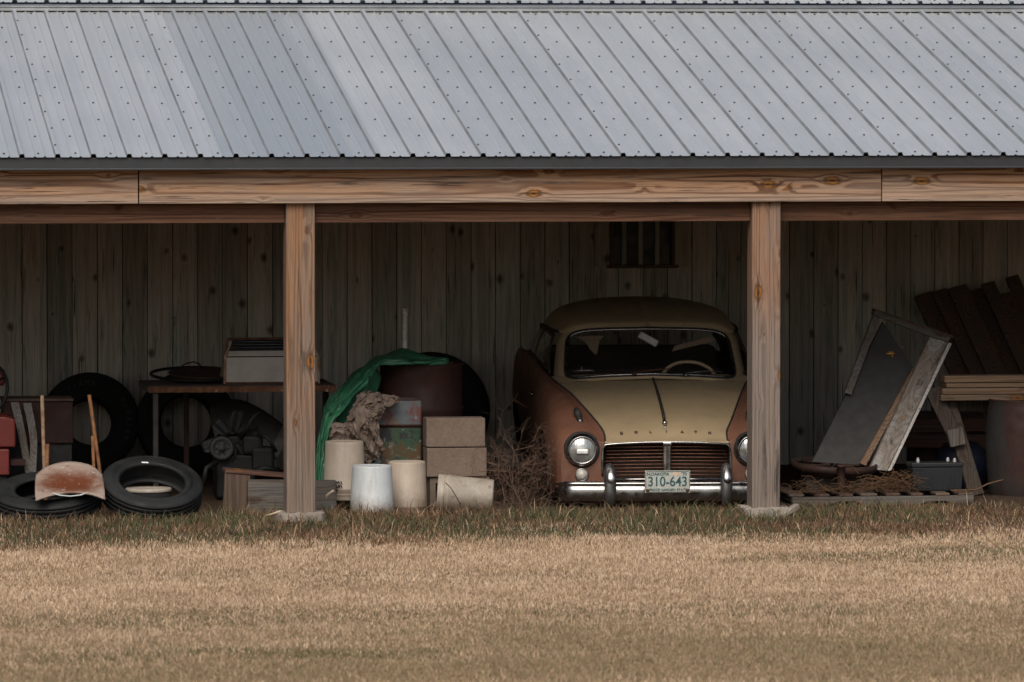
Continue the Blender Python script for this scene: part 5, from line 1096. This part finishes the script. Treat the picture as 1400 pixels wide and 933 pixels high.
def lawncol(X, Y, N):
    x, y = X+50, Y+50; j = rng.random(N)
    c_ = mixc(STRAW, STRAW2, np.clip(j*.7+.9*(nz(x, y, 2.2, 31)-.5)+1.3*(nz(x, y, 9., 33)-.5)+.1, 0, 1.25))
    far = ss(Y+2.2*(nz(x*.5, y, .8, 43)-.5), -9.0, -5.9)                                  # nearer than this the lawn is browner and greener
    wv = nz(x*.35, y, 1.0, 41)
    ol = np.clip((1-far)*(.75+1.5*(wv-.5)), 0, 1); pick = rng.random(N)
    c_ = np.where((pick < ol*1.05)[:, None], mixc(OLIVE, STRAW2, rng.random(N)), c_)
    gp = ss(nz(x*.5, y, .9, 51), .52, .70)*(.20+.6*(1-far)+1.0*ss(Y, -4.2, -2.4)*(1-.3*far)); c_ = np.where((rng.random(N) < gp*.75)[:, None], mixc(GREEN, OLIVE, rng.random(N)*.7), c_)
    dk = ss(nz(x*.3, y*1.4, .8, 61), .58, .72)*ss(Y, -7.5, -6.5)*(1-ss(Y, -6.1, -5.4)); c_ = np.where((rng.random(N) < dk*.5)[:, None], mixc(STRAW2, DARK, rng.random(N)*.7), c_)
    return c_*rng.uniform(.8, 1.15, N)[:, None]
def fringecol(X, Y, N):  # the grass's own dark tones, with some eave shade put into them
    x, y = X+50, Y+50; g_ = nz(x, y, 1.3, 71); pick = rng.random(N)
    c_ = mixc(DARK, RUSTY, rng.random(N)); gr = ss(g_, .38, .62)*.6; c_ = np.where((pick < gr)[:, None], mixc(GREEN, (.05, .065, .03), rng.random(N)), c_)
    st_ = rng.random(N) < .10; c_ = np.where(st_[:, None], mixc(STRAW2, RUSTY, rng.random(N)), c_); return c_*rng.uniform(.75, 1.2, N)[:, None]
blades('dry_lawn', 620000, -12.8, -.4, lambda X, Y: (.014+.014*nz(X+50, Y+50, 1.6, 81))*(.45+1.1*nz(X+50, Y+50, 7., 83)), lawncol, .0019, 'mown straw coloured lawn in front of the shed', lambda X, Y: (Y < edge(X)+.9*(nz(X+50, Y+50, 2.3, 25)-.5)*2+.75*rng.normal(size=len(X)))*1.)
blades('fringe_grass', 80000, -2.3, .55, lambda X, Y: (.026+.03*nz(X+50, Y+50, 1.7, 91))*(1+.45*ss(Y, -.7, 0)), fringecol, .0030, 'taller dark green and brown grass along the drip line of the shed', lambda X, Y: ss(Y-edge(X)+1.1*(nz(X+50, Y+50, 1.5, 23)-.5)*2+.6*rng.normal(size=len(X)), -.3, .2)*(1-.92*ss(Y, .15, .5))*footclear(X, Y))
blades('tall_grass', 3600, -.75, .62, lambda X, Y: .055+.045*nz(X+50, Y+50, 2.2, 95), lambda X, Y, N: mixc((.065, .075, .034), (.14, .11, .055), rng.random(N)), .0028, 'sparse long green blades around the posts, buckets and car', lambda X, Y: ss(nz(X+50, Y+50, 1.1, 97), .42, .62)*(1-.8*ss(Y, .3, .55))*footclear(X, Y))
blades('bleached_stems', 1500, -1.9, .5, lambda X, Y: .05+.06*nz(X+50, Y+50, 3., 101), lambda X, Y, N: mixc((.42, .31, .2), (.2, .12, .07), rng.random(N)), .0026, 'scattered bleached stems lying in the dark grass strip', lambda X, Y: ss(nz(X+50, Y+50, 1.6, 103), .45, .6)*footclear(X, Y))
